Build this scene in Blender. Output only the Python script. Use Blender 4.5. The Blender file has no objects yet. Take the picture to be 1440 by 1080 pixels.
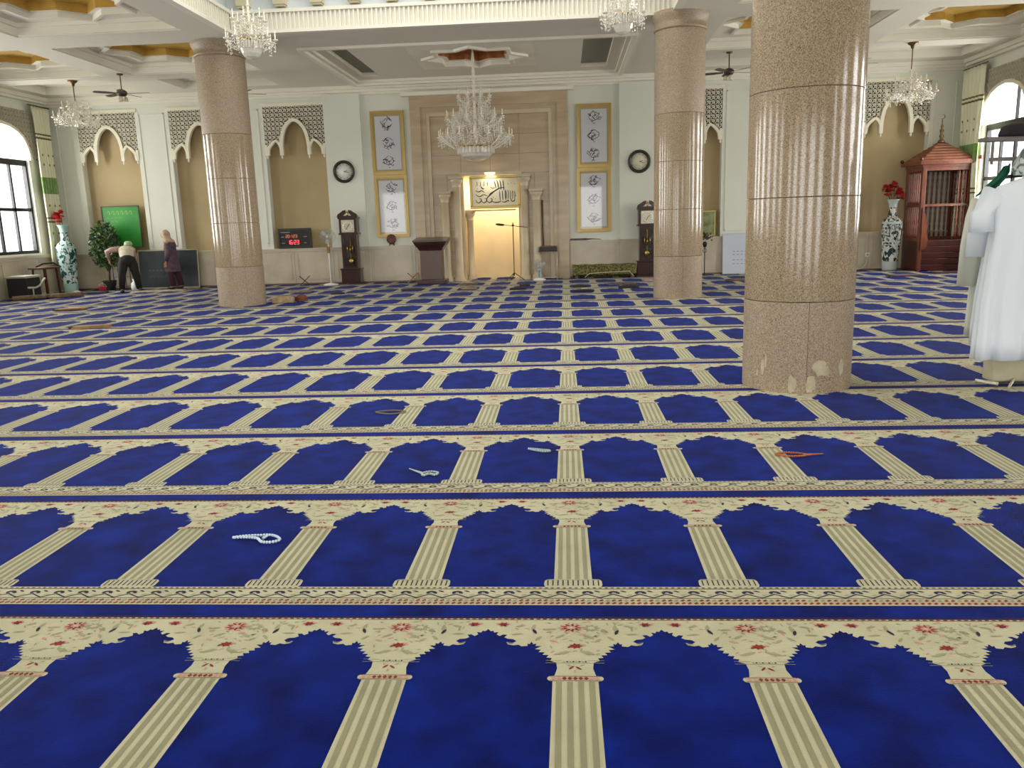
import bpy, bmesh, math, random
from mathutils import Vector, Matrix
random.seed(7)
PI = math.pi
scn = bpy.context.scene
COL = scn.collection

# ------------------------------------------------------------------ camera
cam_d = bpy.data.cameras.new('camera'); cam = bpy.data.objects.new('camera', cam_d); COL.objects.link(cam)
cam_d.sensor_fit = 'HORIZONTAL'; cam_d.sensor_width = 36.0; cam_d.lens = 36.0*1139.6/1440
cam_d.clip_start = .05; cam_d.clip_end = 300
_p, _y, _r = -0.1984, -0.0696, -0.0303
fwd = Vector((math.sin(_y)*math.cos(_p), math.cos(_y)*math.cos(_p), math.sin(_p)))
r0 = Vector((math.cos(_y), -math.sin(_y), 0)); u0 = r0.cross(fwd)
rt = math.cos(_r)*r0 + math.sin(_r)*u0; up = -math.sin(_r)*r0 + math.cos(_r)*u0
M = Matrix.Identity(4)
for i in range(3):
    M[i][0] = rt[i]; M[i][1] = up[i]; M[i][2] = -fwd[i]
M[2][3] = 1.5
cam.matrix_world = M
scn.camera = cam

# ------------------------------------------------------------------ world, exposure
scn.view_settings.view_transform = 'Standard'; scn.view_settings.look = 'None'
scn.view_settings.gamma = 1.0; scn.view_settings.use_curve_mapping = False
scn.view_settings.exposure = 0.32
w = bpy.data.worlds.new('world'); scn.world = w; w.use_nodes = True
bg = w.node_tree.nodes['Background']; bg.inputs[0].default_value = (1, .99, .96, 1); bg.inputs[1].default_value = 2.2

WIN_Y = [19.4, 15.2, 11.0, 6.8, 2.6, -1.6]
XL, XR, YB, YF = -13.45, 9.75, 21.3, -5.0
CX = -1.87
def area(name, loc, rot, sx, sy, watt, color):
    l = bpy.data.lights.new(name, 'AREA'); l.shape = 'RECTANGLE'; l.size = sx; l.size_y = sy
    l.energy = watt; l.color = color
    o = bpy.data.objects.new(name, l); COL.objects.link(o); o.location = loc; o.rotation_euler = rot
    return o
for y in WIN_Y:
    LP = 210 if y > 9 else 120
    area('window_daylight', (XL-.75, y, 2.6), (0, -PI/2, 0), 2.9, 1.8, LP, (1, .995, .965))
    area('window_daylight', (XR+.75, y, 2.6), (0, PI/2, 0), 2.9, 1.8, LP, (1, .995, .965))
for x in (-9.5, -5.5, CX, 2, 6):
    area('door_daylight', (x, YF-.7, 1.8), (PI/2, 0, 0), 2.2, 3.0, 95, (1, .98, .94))
area('added_well_light', (CX-.1, 9.3, 7.15), (0, 0, 0), 6.0, 10.5, 430, (1, .985, .93))  # area lamp added under the closed well ceiling; no opening is built there

# ------------------------------------------------------------------ materials
def lin(c):
    return tuple(((v/255)/12.92 if v/255 <= .04045 else ((v/255+.055)/1.055)**2.4) for v in c) + (1,)
MATS = {}
def mat(name, c, rough=.6, metal=0, c2=None, scale=6, detail=3, bump=0, bscale=None, spec=.5, sheen=0, coat=0, emis=None, estr=0, alpha=None, trans=0, contrast=(.35, .65), stretch=None):
    if name in MATS: return MATS[name]
    m = bpy.data.materials.new(name); m.use_nodes = True
    nt = m.node_tree; b = nt.nodes['Principled BSDF']
    b.inputs['Base Color'].default_value = lin(c); b.inputs['Roughness'].default_value = rough
    b.inputs['Metallic'].default_value = metal; b.inputs['Specular IOR Level'].default_value = spec
    b.inputs['Sheen Weight'].default_value = sheen; b.inputs['Coat Weight'].default_value = coat
    b.inputs['Coat Roughness'].default_value = .06
    b.inputs['Transmission Weight'].default_value = trans
    if emis: b.inputs['Emission Color'].default_value = lin(emis); b.inputs['Emission Strength'].default_value = estr
    tc = nt.nodes.new('ShaderNodeTexCoord'); src = tc.outputs['Object']
    if stretch:
        mp = nt.nodes.new('ShaderNodeMapping'); mp.inputs['Scale'].default_value = stretch
        nt.links.new(src, mp.inputs[0]); src = mp.outputs[0]
    if c2:
        n = nt.nodes.new('ShaderNodeTexNoise'); n.inputs['Scale'].default_value = scale; n.inputs['Detail'].default_value = detail
        r = nt.nodes.new('ShaderNodeValToRGB'); r.color_ramp.elements[0].color = lin(c); r.color_ramp.elements[1].color = lin(c2)
        r.color_ramp.elements[0].position = contrast[0]; r.color_ramp.elements[1].position = contrast[1]
        nt.links.new(src, n.inputs['Vector']); nt.links.new(n.outputs['Fac'], r.inputs['Fac']); nt.links.new(r.outputs['Color'], b.inputs['Base Color'])
    if bump:
        n2 = nt.nodes.new('ShaderNodeTexNoise'); n2.inputs['Scale'].default_value = bscale or scale*4; n2.inputs['Detail'].default_value = 3
        bp = nt.nodes.new('ShaderNodeBump'); bp.inputs['Strength'].default_value = bump; bp.inputs['Distance'].default_value = .01
        nt.links.new(src, n2.inputs['Vector']); nt.links.new(n2.outputs['Fac'], bp.inputs['Height']); nt.links.new(bp.outputs['Normal'], b.inputs['Normal'])
    if alpha is not None: b.inputs['Alpha'].default_value = alpha
    MATS[name] = m
    return m
def granite(name, base, dark, light, rough):
    m = bpy.data.materials.new(name); m.use_nodes = True; nt = m.node_tree; b = nt.nodes['Principled BSDF']
    tc = nt.nodes.new('ShaderNodeTexCoord')
    v = nt.nodes.new('ShaderNodeTexVoronoi'); v.inputs['Scale'].default_value = 140
    n = nt.nodes.new('ShaderNodeTexNoise'); n.inputs['Scale'].default_value = 90; n.inputs['Detail'].default_value = 4
    n3 = nt.nodes.new('ShaderNodeTexNoise'); n3.inputs['Scale'].default_value = 1.6; n3.inputs['Detail'].default_value = 2
    r = nt.nodes.new('ShaderNodeValToRGB'); e = r.color_ramp.elements
    e[0].position = 0.0; e[0].color = lin(dark); e[1].position = 1; e[1].color = lin(light)
    a = e.new(.32); a.color = lin(base); a = e.new(.72); a.color = lin(base)
    mx = nt.nodes.new('ShaderNodeMixRGB'); mx.blend_type = 'MULTIPLY'; mx.inputs[0].default_value = .55
    r2 = nt.nodes.new('ShaderNodeValToRGB'); r2.color_ramp.elements[0].position = .38; r2.color_ramp.elements[1].position = .58
    r2.color_ramp.elements[0].color = lin((150, 128, 105)); r2.color_ramp.elements[1].color = (1, 1, 1, 1)
    mx2 = nt.nodes.new('ShaderNodeMixRGB'); mx2.blend_type = 'MULTIPLY'; mx2.inputs[0].default_value = .5
    r3 = nt.nodes.new('ShaderNodeValToRGB'); r3.color_ramp.elements[0].color = lin((225, 205, 185)); r3.color_ramp.elements[1].color = (1, 1, 1, 1)
    L = nt.links.new
    L(tc.outputs['Object'], v.inputs['Vector']); L(tc.outputs['Object'], n.inputs['Vector']); L(tc.outputs['Object'], n3.inputs['Vector'])
    L(v.outputs['Color'], r.inputs['Fac']); L(n.outputs['Fac'], r2.inputs['Fac']); L(n3.outputs['Fac'], r3.inputs['Fac'])
    L(r.outputs['Color'], mx.inputs[1]); L(r2.outputs['Color'], mx.inputs[2]); L(mx.outputs[0], mx2.inputs[1]); L(r3.outputs['Color'], mx2.inputs[2])
    L(mx2.outputs[0], b.inputs['Base Color']); b.inputs['Roughness'].default_value = rough
    MATS[name] = m; return m

WALL = mat('wall_paint', (226, 227, 214), .75, c2=(220, 221, 207), scale=.6)
CEIL = mat('ceiling_paint', (224, 220, 204), .8)
MOLD = mat('moulding_paint', (234, 230, 214), .6)
NICHE = mat('niche_panel_paint', (184, 164, 124), .7, c2=(176, 156, 114), scale=1.2)
LATB = mat('lattice_backing', (62, 64, 44), .8)
LATW = mat('lattice_paint', (234, 228, 206), .6)
WAIN = mat('wainscot_marble', (206, 196, 174), .22, c2=(190, 178, 156), scale=2.2, detail=5)
TANM = mat('tan_marble', (190, 168, 138), .25, c2=(174, 154, 122), scale=2.0, detail=5, stretch=(.5, 1, 3))
TANL = mat('pale_marble', (204, 190, 160), .35, c2=(194, 176, 144), scale=2.5, detail=4)
NWALL = mat('prayer_niche_plaster', (238, 220, 180), .6, c2=(230, 210, 168), scale=1.5)
GRAN = granite('column_granite', (174, 158, 132), (104, 92, 76), (206, 192, 168), .13)
GRANM = granite('column_granite_matt', (176, 160, 136), (104, 92, 76), (206, 194, 172), .45)
JOINT = mat('joint_grout', (96, 78, 60), .9)
GOLDC = mat('gold_ceiling_leaf', (214, 178, 92), .45, .15, c2=(200, 162, 74), scale=3)
GOLDO = mat('copper_ceiling_leaf', (186, 122, 62), .5, .15, c2=(150, 90, 44), scale=9)
GOLD = mat('gold_frame', (182, 156, 92), .32, .5)
BRASS = mat('brass', (190, 158, 84), .25, .95)
DBRASS = mat('aged_brass', (112, 92, 60), .4, .7)
GREYT = mat('trough_grey', (140, 136, 122), .8)
IRON = mat('dark_iron', (38, 38, 40), .4, .3)
BLACK = mat('black_plastic', (22, 22, 23), .4)
WOODD = mat('dark_cherry_wood', (62, 28, 22), .3, c2=(44, 19, 15), scale=3, stretch=(6, 6, 1), coat=.4)
WOODR = mat('red_wood', (124, 64, 40), .4, c2=(98, 46, 28), scale=3, stretch=(5, 5, 1), coat=.3)
WOODR2 = mat('dark_red_wood', (84, 30, 24), .35, c2=(62, 22, 18), scale=3, coat=.3)
WOODL = mat('light_wood', (166, 128, 84), .45, c2=(140, 104, 66), scale=8)
WOODM = mat('brown_wood', (104, 74, 50), .5, c2=(82, 56, 38), scale=8)
CRYS = mat('crystal', (255, 252, 240), .05, 0, spec=1.0, trans=.35)
CRYSW = mat('crystal_bright', (248, 240, 220), .12, .1, spec=1.0)
WHITE = mat('white_plastic', (232, 232, 226), .4)
PAPER = mat('art_paper', (205, 205, 208), .5)
PAPERC = mat('cream_paper', (240, 230, 196), .5)
INK = mat('ink', (38, 38, 40), .6)
DIAL = mat('clock_dial', (222, 216, 190), .35)
SILVER = mat('silvered_dial', (214, 206, 184), .25, .35)
GLASS = bpy.data.materials.new('window_glass'); GLASS.use_nodes = True
_nt = GLASS.node_tree; _nt.nodes.remove(_nt.nodes['Principled BSDF'])
_t = _nt.nodes.new('ShaderNodeBsdfTransparent'); _g = _nt.nodes.new('ShaderNodeBsdfGlossy'); _g.inputs['Roughness'].default_value = .03
_lw = _nt.nodes.new('ShaderNodeLayerWeight'); _lw.inputs[0].default_value = .5
_pw = _nt.nodes.new('ShaderNodeMath'); _pw.operation = 'POWER'; _pw.inputs[1].default_value = 4
_f = _nt.nodes.new('ShaderNodeMath'); _f.operation = 'MULTIPLY_ADD'; _f.inputs[1].default_value = .5; _f.inputs[2].default_value = .02
_nt.links.new(_lw.outputs['Facing'], _pw.inputs[0]); _nt.links.new(_pw.outputs[0], _f.inputs[0])
_mx = _nt.nodes.new('ShaderNodeMixShader')
_nt.links.new(_f.outputs[0], _mx.inputs[0]); _nt.links.new(_t.outputs[0], _mx.inputs[1]); _nt.links.new(_g.outputs[0], _mx.inputs[2])
_nt.links.new(_mx.outputs[0], _nt.nodes['Material Output'].inputs[0])
PGLASS = GLASS
MESHG = mat('fan_wire', (176, 176, 170), .4, .3)
# carpet piles
def pile(name, c, c2, sh=.10, rough=.8):
    m = mat(name, c, rough, c2=c2, scale=5, detail=5, bump=.3, bscale=260, spec=.06, sheen=sh, contrast=(.3, .7))
    p = m.node_tree.nodes['Principled BSDF']; p.inputs['Sheen Roughness'].default_value = .35; p.inputs['Sheen Tint'].default_value = (.75, .85, 1, 1)
    return m
PB = pile('blue_pile', (0, 9, 80), (2, 32, 128), .06)
PC = pile('cream_pile', (200, 195, 162), (186, 181, 148))
PR = pile('red_pile', (150, 52, 46), (128, 44, 40))
PP = pile('pink_pile', (206, 142, 128), (196, 160, 140))
PO = pile('olive_pile', (156, 152, 120), (144, 140, 110))
PD = pile('navy_pile', (44, 38, 72), (56, 50, 58))
PG = pile('sage_pile', (168, 164, 128), (150, 150, 118))
PV = pile('seam_pile', (60, 34, 70), (44, 26, 60))

# ------------------------------------------------------------------ mesh builder
class MB:
    def __init__(s): s.v = []; s.f = []; s.sm = []; s.mi = []
    def add(s, vs, fs, sm=False, m=0):
        o = len(s.v); s.v += [tuple(p) for p in vs]
        for f in fs: s.f.append(tuple(i+o for i in f)); s.sm.append(sm); s.mi.append(m)
        return s
    def box(s, x0, x1, y0, y1, z0, z1, m=0):
        return s.add([(x0,y0,z0),(x1,y0,z0),(x1,y1,z0),(x0,y1,z0),(x0,y0,z1),(x1,y0,z1),(x1,y1,z1),(x0,y1,z1)],
                     [(0,3,2,1),(4,5,6,7),(0,1,5,4),(1,2,6,5),(2,3,7,6),(3,0,4,7)], False, m)
    def cbox(s, cx, cy, cz, sx, sy, sz, m=0): return s.box(cx-sx/2,cx+sx/2,cy-sy/2,cy+sy/2,cz-sz/2,cz+sz/2,m)
    def bar(s, p0, p1, wd, dp=None, m=0, upv=(0,0,1)):
        p0, p1 = Vector(p0), Vector(p1); d = (p1-p0).normalized(); dp = dp or wd
        u = Vector(upv)
        if abs(d.dot(u)) > .98: u = Vector((0,1,0))
        a = d.cross(u).normalized()*wd/2; b = d.cross(a).normalized()*dp/2
        vs = [p+x*a+y*b for p in (p0,p1) for x,y in ((-1,-1),(1,-1),(1,1),(-1,1))]
        return s.add(vs, [(0,3,2,1),(4,5,6,7),(0,1,5,4),(1,2,6,5),(2,3,7,6),(3,0,4,7)], False, m)
    def lathe(s, prof, c=(0,0,0), n=20, m=0, rfun=None, a0=0, a1=2*PI, sm=True, cap=True):
        full = abs(a1-a0-2*PI) < 1e-6; k = n if full else n+1
        vs = []
        for r, z in prof:
            for i in range(k):
                a = a0+(a1-a0)*i/n; rr = r*(rfun(a, z) if rfun else 1)
                vs.append((c[0]+rr*math.cos(a), c[1]+rr*math.sin(a), c[2]+z))
        fs = []
        for j in range(len(prof)-1):
            for i in range(n):
                i2 = (i+1) % k
                fs.append((j*k+i, j*k+i2, (j+1)*k+i2, (j+1)*k+i))
        s.add(vs, fs, sm, m)
        if full and cap:
            o = len(s.v)-len(vs)
            if prof[0][0] > 1e-5: s.f.append(tuple(o+i for i in reversed(range(k)))); s.sm.append(False); s.mi.append(m)
            if prof[-1][0] > 1e-5: s.f.append(tuple(o+(len(prof)-1)*k+i for i in range(k))); s.sm.append(False); s.mi.append(m)
        return s
    def tube(s, pts, r, n=8, m=0, cap=True):
        pts = [Vector(p) for p in pts]; rs = r if isinstance(r, (list, tuple)) else [r]*len(pts)
        vs = []; ref = None
        for i, p in enumerate(pts):
            d = (pts[min(i+1,len(pts)-1)]-pts[max(i-1,0)]).normalized()
            if ref is None:
                ref = d.cross(Vector((0,0,1)) if abs(d.z) < .9 else Vector((0,1,0))).normalized()
            ref = (ref-d*ref.dot(d)).normalized(); b = d.cross(ref)
            for k in range(n):
                a = 2*PI*k/n; vs.append(p+ref*math.cos(a)*rs[i]+b*math.sin(a)*rs[i])
        fs = [(j*n+k, j*n+(k+1)%n, (j+1)*n+(k+1)%n, (j+1)*n+k) for j in range(len(pts)-1) for k in range(n)]
        s.add(vs, fs, True, m)
        if cap:
            o = len(s.v)-len(vs)
            s.f.append(tuple(o+k for k in reversed(range(n)))); s.sm.append(False); s.mi.append(m)
            s.f.append(tuple(o+(len(pts)-1)*n+k for k in range(n))); s.sm.append(False); s.mi.append(m)
        return s
    def ball(s, c, r, n=10, m=0, sc=(1,1,1)):
        prof = [(max(math.cos(a),1e-6) if False else math.cos(a), math.sin(a)) for a in [(-PI/2+PI*i/(n//2+2)) for i in range(n//2+3)]]
        t = MB(); t.lathe([(abs(x)*r, z*r) for x, z in prof], n=n)
        return s.add([(c[0]+x*sc[0], c[1]+y*sc[1], c[2]+z*sc[2]) for x,y,z in t.v], t.f, True, m)
    def prism(s, poly, y0, y1, ax='y', m=0):
        """2-D polygon extruded; ax='y': poly is (x,z), ax='x': poly is (y,z), ax='z': poly is (x,y)"""
        f = {'y': lambda p,d: (p[0],d,p[1]), 'x': lambda p,d: (d,p[0],p[1]), 'z': lambda p,d: (p[0],p[1],d)}[ax]
        n = len(poly); vs = [f(p,y0) for p in poly]+[f(p,y1) for p in poly]
        fs = [tuple(range(n)), tuple(reversed(range(n,2*n)))]+[(i,n+i,n+(i+1)%n,(i+1)%n) for i in range(n)]
        return s.add(vs, fs, False, m)
    def ribbon(s, pts, wd, y0, y1, ax='y', m=0):
        """flat moulding that follows a 2-D polyline, extruded"""
        f = {'y': lambda p,d: (p[0],d,p[1]), 'x': lambda p,d: (d,p[0],p[1]), 'z': lambda p,d: (p[0],p[1],d)}[ax]
        P = [Vector(p) for p in pts]; L = []; R = []
        for i, p in enumerate(P):
            d = (P[min(i+1,len(P)-1)]-P[max(i-1,0)]).normalized(); nrm = Vector((-d.y, d.x))
            L.append(p+nrm*wd); R.append(p)
        vs = [f(q,y) for y in (y0,y1) for q in L+R]; n = len(P); N = 2*n
        fs = []
        for i in range(n-1):
            fs += [(i,i+1,n+i+1,n+i), (N+i,N+n+i,N+n+i+1,N+i+1), (i,N+i,N+i+1,i+1), (n+i,n+i+1,N+n+i+1,N+n+i)]
        fs += [(0,n,N+n,N), (n-1,N+n-1,N+2*n-1,2*n-1)]
        return s.add(vs, fs, False, m)
    def mesh(s, name, mats):
        me = bpy.data.meshes.new(name); me.from_pydata(s.v, [], s.f); me.update()
        for m in (mats if isinstance(mats, (list, tuple)) else [mats]): me.materials.append(m)
        me.polygons.foreach_set('use_smooth', s.sm); me.polygons.foreach_set('material_index', s.mi)
        return me
    def build(s, name, mats, parent=None, fix=True, **props):
        me = s.mesh(name, mats)
        if fix:
            b = bmesh.new(); b.from_mesh(me); bmesh.ops.recalc_face_normals(b, faces=b.faces); b.to_mesh(me); b.free()
        o = bpy.data.objects.new(name, me); COL.objects.link(o)
        if parent: o.parent = parent
        for k, v in props.items(): o[k] = v
        return o
def thing(name, label, cat, loc=(0,0,0), rz=0, group=None):
    o = bpy.data.objects.new(name, None); COL.objects.link(o); o.location = loc; o.rotation_euler = (0,0,rz); o.empty_display_size = .1
    o['label'] = label; o['category'] = cat
    if group: o['group'] = group
    return o
def tag(o, label, cat, group=None):
    o['label'] = label; o['category'] = cat
    if group: o['group'] = group
    return o
def struct(name, mb, m): return mb.build(name, m, kind='structure')
def lsub(name, me, parent, loc=(0,0,0), rz=0):
    o = bpy.data.objects.new(name, me); COL.objects.link(o); o.parent = parent; o.location = loc; o.rotation_euler = (0,0,rz); return o
def bevel(o, wdt=.01, seg=2):
    b = o.modifiers.new('bevel', 'BEVEL'); b.width = wdt; b.segments = seg; b.limit_method = 'ANGLE'; return o

# ================================================================== FLOOR AND CARPET
S, D, Y0, X0, HC = .6374, 1.357, 2.847, .0102, .3187
floor = struct('floor', MB().box(XL-.6, XR+.6, YF-1, 23.2, -.3, 0), mat('floor_screed', (120, 116, 108), .8))
def carpet_cell(b, cx):
    def P(poly, m, z):
        vs = [(cx+x, y, z) for x, y in poly]; b.add(vs, [tuple(range(len(poly)))], False, m)
    half = [(0,-.082),(.010,-.098),(.020,-.095),(.024,-.108),(.040,-.104),(.034,-.122),(.046,-.134),(.058,-.122),(.074,-.124),(.064,-.142),(.076,-.152),(.098,-.156),(.110,-.170),(.098,-.182),(.074,-.176),(.080,-.192),(.100,-.199),(.118,-.194),(.130,-.206),
            (.152,-.202),(.150,-.186),(.158,-.190),(.164,-.174),(.172,-.190),(.182,-.186),(.180,-.203),(.202,-.203),(.178,-.224),(.200,-.228),(.192,-.244),(.214,-.246),(.206,-.262),(.228,-.264),(.220,-.280),(.240,-.284),(.233,-.300),(.255,-.312),(.258,-.35),(.250,-.392)]
    L = [(a-HC, y) for a, y in half] + [(-.075,-.4),(-.0795,-1.012),(-.108,-1.014),(-.119,-1.028),(-.121,-1.066),(-.115,-1.085)]
    poly = [(-HC,-.012)] + L + [(-x, y) for x, y in reversed(L)] + [(HC,-.012)]
    P(poly, 1, .0135)
    z = .0145
    def rect(x0, x1, y0, y1, m, zz=z): P([(x0,y0),(x1,y0),(x1,y1),(x0,y1)], m, zz)
    # stripes of the shaft
    for k in range(4):
        x = -.054+.036*k; rect(x-.009, x+.009, -1.01, -.43, 4)
    # collar
    rr = []
    for k in range(7):
        a = PI/2+PI*k/6; rr.append((-.078+.0155*math.cos(a), -.4115+.0155*math.sin(a)))
    P(rr+[(-x, y) for x, y in reversed(rr)], 1, .0142)
    for k in range(9):
        x = -.072+.018*k; P([(x-.0085,-.4115),(x,-.402),(x+.0085,-.4115),(x,-.421)], 2 if 1 < k < 7 else 3, .0152)
    rect(-.085, .085, -.4005, -.3985, 2, .0152); rect(-.085, .085, -.4245, -.4225, 2, .0152)
    # abacus and neck
    for x0, x1 in ((-.1,-.045),(.045,.1)): rect(x0, x1, -.3005, -.2985, 6)
    rect(-.1, .1, -.3165, -.3145, 6)
    for k in range(8): rect(-.040+.0105*k, -.034+.0105*k, -.3105, -.3035, 5 if k%2 else 6)
    def star(x, y, r, n, m, zz=z, inner=.5, sy=.75):
        P([(x+r*(1 if i%2==0 else inner)*math.cos(PI*i/n), y+sy*r*(1 if i%2==0 else inner)*math.sin(PI*i/n)) for i in range(2*n)], m, zz)
    def leaf(x, y, a, l, wd, m, zz=z):
        c, s_ = math.cos(a), math.sin(a)
        P([(x+u*l*c-v*wd*s_, y+u*l*s_+v*wd*c) for u, v in ((-.5,0),(-.15,.5),(.25,.45),(.5,0),(.15,-.4),(-.25,-.4))], m, zz)
    star(-.012,-.072,.050,10,3,.0141,.7); star(-.012,-.072,.044,9,2,z); star(-.012,-.072,.027,8,3,.0152); star(-.012,-.072,.012,5,1,.0158)
    star(.062,-.074,.036,9,6,z,.6); star(.062,-.074,.020,8,1,.0152)
    for sx, mm in ((-1,2),(1,2)):
        x = sx*(HC-.055); star(x, -.046, .030, 7, 3, .0141, .7, .6); star(x, -.048, .023, 6, mm, z, .55); leaf(x+sx*.02,-.044,.3*sx,.024,.012,3); leaf(x-sx*.004,-.056,2,.018,.008,5,.0152)
    star(.004,-.203,.026,7,2,z,.6); leaf(-.016,-.210,.6,.024,.010,2,.0152); leaf(.03,-.196,-.5,.026,.012,3)
    for x, y, a, l, wd, mm in ((-.15,-.07,1.4,.05,.016,6),(-.145,-.10,1.9,.04,.014,5),(.15,-.075,1.5,.05,.016,6),(.155,-.105,1.2,.04,.014,5),(-.09,-.085,.1,.05,.012,6),(.11,-.10,-.5,.035,.016,4),
                             (-.05,-.135,.6,.045,.014,6),(.052,-.14,-.6,.05,.016,6),(-.075,-.17,-.5,.035,.012,3),(.085,-.165,.7,.035,.014,6),(-.04,-.25,.4,.06,.016,6),(.045,-.25,-.4,.06,.016,6),
                             (-.2,-.06,.3,.04,.012,6),(.2,-.062,-.3,.04,.012,6),(-.21,-.12,.1,.05,.010,6),(.21,-.12,0,.05,.010,6),(-.13,-.15,.9,.04,.012,6),(.13,-.15,-.9,.04,.012,6),(.03,-.12,.2,.03,.012,3),(-.03,-.11,2.4,.02,.008,4)):
        leaf(x, y, a, l, wd, mm)
    rnd = random.Random(17)
    for q in range(46):
        x, y = rnd.uniform(-.24,.24), rnd.uniform(-.15,-.022)
        if abs(x) > .12 and y < -.09: continue
        leaf(x, y, rnd.uniform(-1.5,1.5), rnd.uniform(.014,.03), rnd.uniform(.005,.010), rnd.choice((3,6,6,4,6)), .01435)
    for q in range(16): leaf(rnd.uniform(-.09,.09), rnd.uniform(-.29,-.15), rnd.uniform(-1.5,1.5), rnd.uniform(.014,.03), .007, rnd.choice((3,6,6)), .01435)
    leaf(-.012,-.345,.9,.03,.009,2); leaf(.012,-.348,-.8,.03,.009,2); leaf(0,-.368,1.6,.02,.007,3); leaf(-.02,-.33,-.4,.016,.006,6); leaf(.024,-.33,.4,.016,.006,6)
    # curls on the arch edge
    for sx in (-1, 1):
        for ax_, ay in ((.088,-.186),(.172,-.197)):
            x = sx*(HC-ax_); leaf(x, ay, .2*sx, .026, .005, 5, .0152)
    # base gadroons
    rect(-.112,.112,-1.0215,-1.019,4,.0152)
    for k in range(11):
        x = -.105+.021*k; rect(x-.0025, x+.0025, -1.075, -1.025, 5, .0152)
    # bands
    rect(-HC, HC, -1.2475, -1.0855, 1, .0138)
    for k in range(26):
        x = -HC+S*(k+.5)/26; rect(x-.006, x+.006, -1.100, -1.093, 2 if k%2 else 5, .0148)
        rect(x-.007, x+.007, -.009, -.0035, 2 if k%2 else 5, .0148)
        P([(x-.010,-1.208),(x+.004,-1.198),(x+.010,-1.208),(x-.004,-1.216)], 2 if k%3 else 4, .0148)
        P([(x-.010,-1.232),(x+.004,-1.222),(x+.010,-1.232),(x-.004,-1.241)], 2, .0148)
    rect(-HC, HC, -1.1075, -1.1045, 5, .0148); rect(-HC, HC, -1.191, -1.188, 5, .0148); rect(-HC, HC, -1.2205, -1.219, 4, .0148)
    rect(-HC, HC, -.0125, -.0005, 1, .0138)
    rect(-HC, HC, -.0125, -.0105, 2, .0145)
    n6 = 6
    for k in range(n6):
        x = -HC+S*k/n6; p = S/n6
        # wave line
        for i in range(8):
            t0, t1 = i/8, (i+1)/8
            f = lambda t: -1.176+.030*abs(math.sin(PI*(t-.5)))**1.6*(-1 if False else -.25)+.052*(t if t < .5 else 1-t)*.9
            P([(x+t0*p, f(t0)-.004),(x+t1*p, f(t1)-.004),(x+t1*p, f(t1)+.003),(x+t0*p, f(t0)+.003)], 5, .0148)
        # hook
        for i in range(7):
            a, a2 = -.4+i*.62, -.4+(i+1)*.62; r1 = .021-.0014*i; c0 = (x+.5*p, -1.143)
            P([(c0[0]+r1*1.35*math.cos(a), c0[1]+r1*math.sin(a)),(c0[0]+r1*1.35*math.cos(a2), c0[1]+r1*math.sin(a2)),
               (c0[0]+(r1-.011)*1.2*math.cos(a2), c0[1]+(r1-.011)*math.sin(a2)),(c0[0]+(r1-.011)*1.2*math.cos(a), c0[1]+(r1-.011)*math.sin(a))], 5, .0152)
        leaf(x+.9*p, -1.128, -.5, .03, .010, 5); leaf(x+.12*p, -1.160, .3, .026, .009, 6)
def carpet_mesh(xa, xb, ylo=None, yhi=None):
    b = MB()
    b.box(XL-1, XR+1, -D+.004, 0, 0, .013, 0)
    b.add([(XL-1,-D+.004,.0142),(XR+1,-D+.004,.0142),(XR+1,-D+.013,.0142),(XL-1,-D+.013,.0142)], [(0,1,2,3)], False, 7)
    for i in range(-22, 17): carpet_cell(b, X0+i*S)
    me = b.mesh('carpet_strip', [PB, PC, PR, PP, PO, PD, PG, PV])
    bm = bmesh.new(); bm.from_mesh(me)
    for co, no in (((xa,0,0),(-1,0,0)), ((xb,0,0),(1,0,0))) + ((((0,ylo,0),(0,-1,0)),) if ylo is not None else ()) + ((((0,yhi,0),(0,1,0)),) if yhi is not None else ()):
        bmesh.ops.bisect_plane(bm, geom=bm.verts[:]+bm.edges[:]+bm.faces[:], plane_co=co, plane_no=no, clear_outer=True)
    bmesh.ops.triangulate(bm, faces=[f for f in bm.faces if len(f.verts) > 4])
    for f in bm.faces:
        if f.normal.z < 0 and abs(f.normal.z) > .5 and f.calc_center_median().z > .001: f.normal_flip()
    bm.to_mesh(me); bm.free(); return me
cm = carpet_mesh(XL, XR)
for j in range(-4, 14):
    lsub('carpet_strip', cm, floor, (0, Y0+D*j, 0))
lsub('carpet_strip', carpet_mesh(XL, XR, ylo=Y0+D*14-0-(Y0+D*14)+(-D), yhi=YB-.02-(Y0+D*14)), floor, (0, Y0+D*14, 0))
lsub('carpet_strip', carpet_mesh(-2.5, -1.2, yhi=-.05), floor, (0, 22.25, 0))

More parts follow.
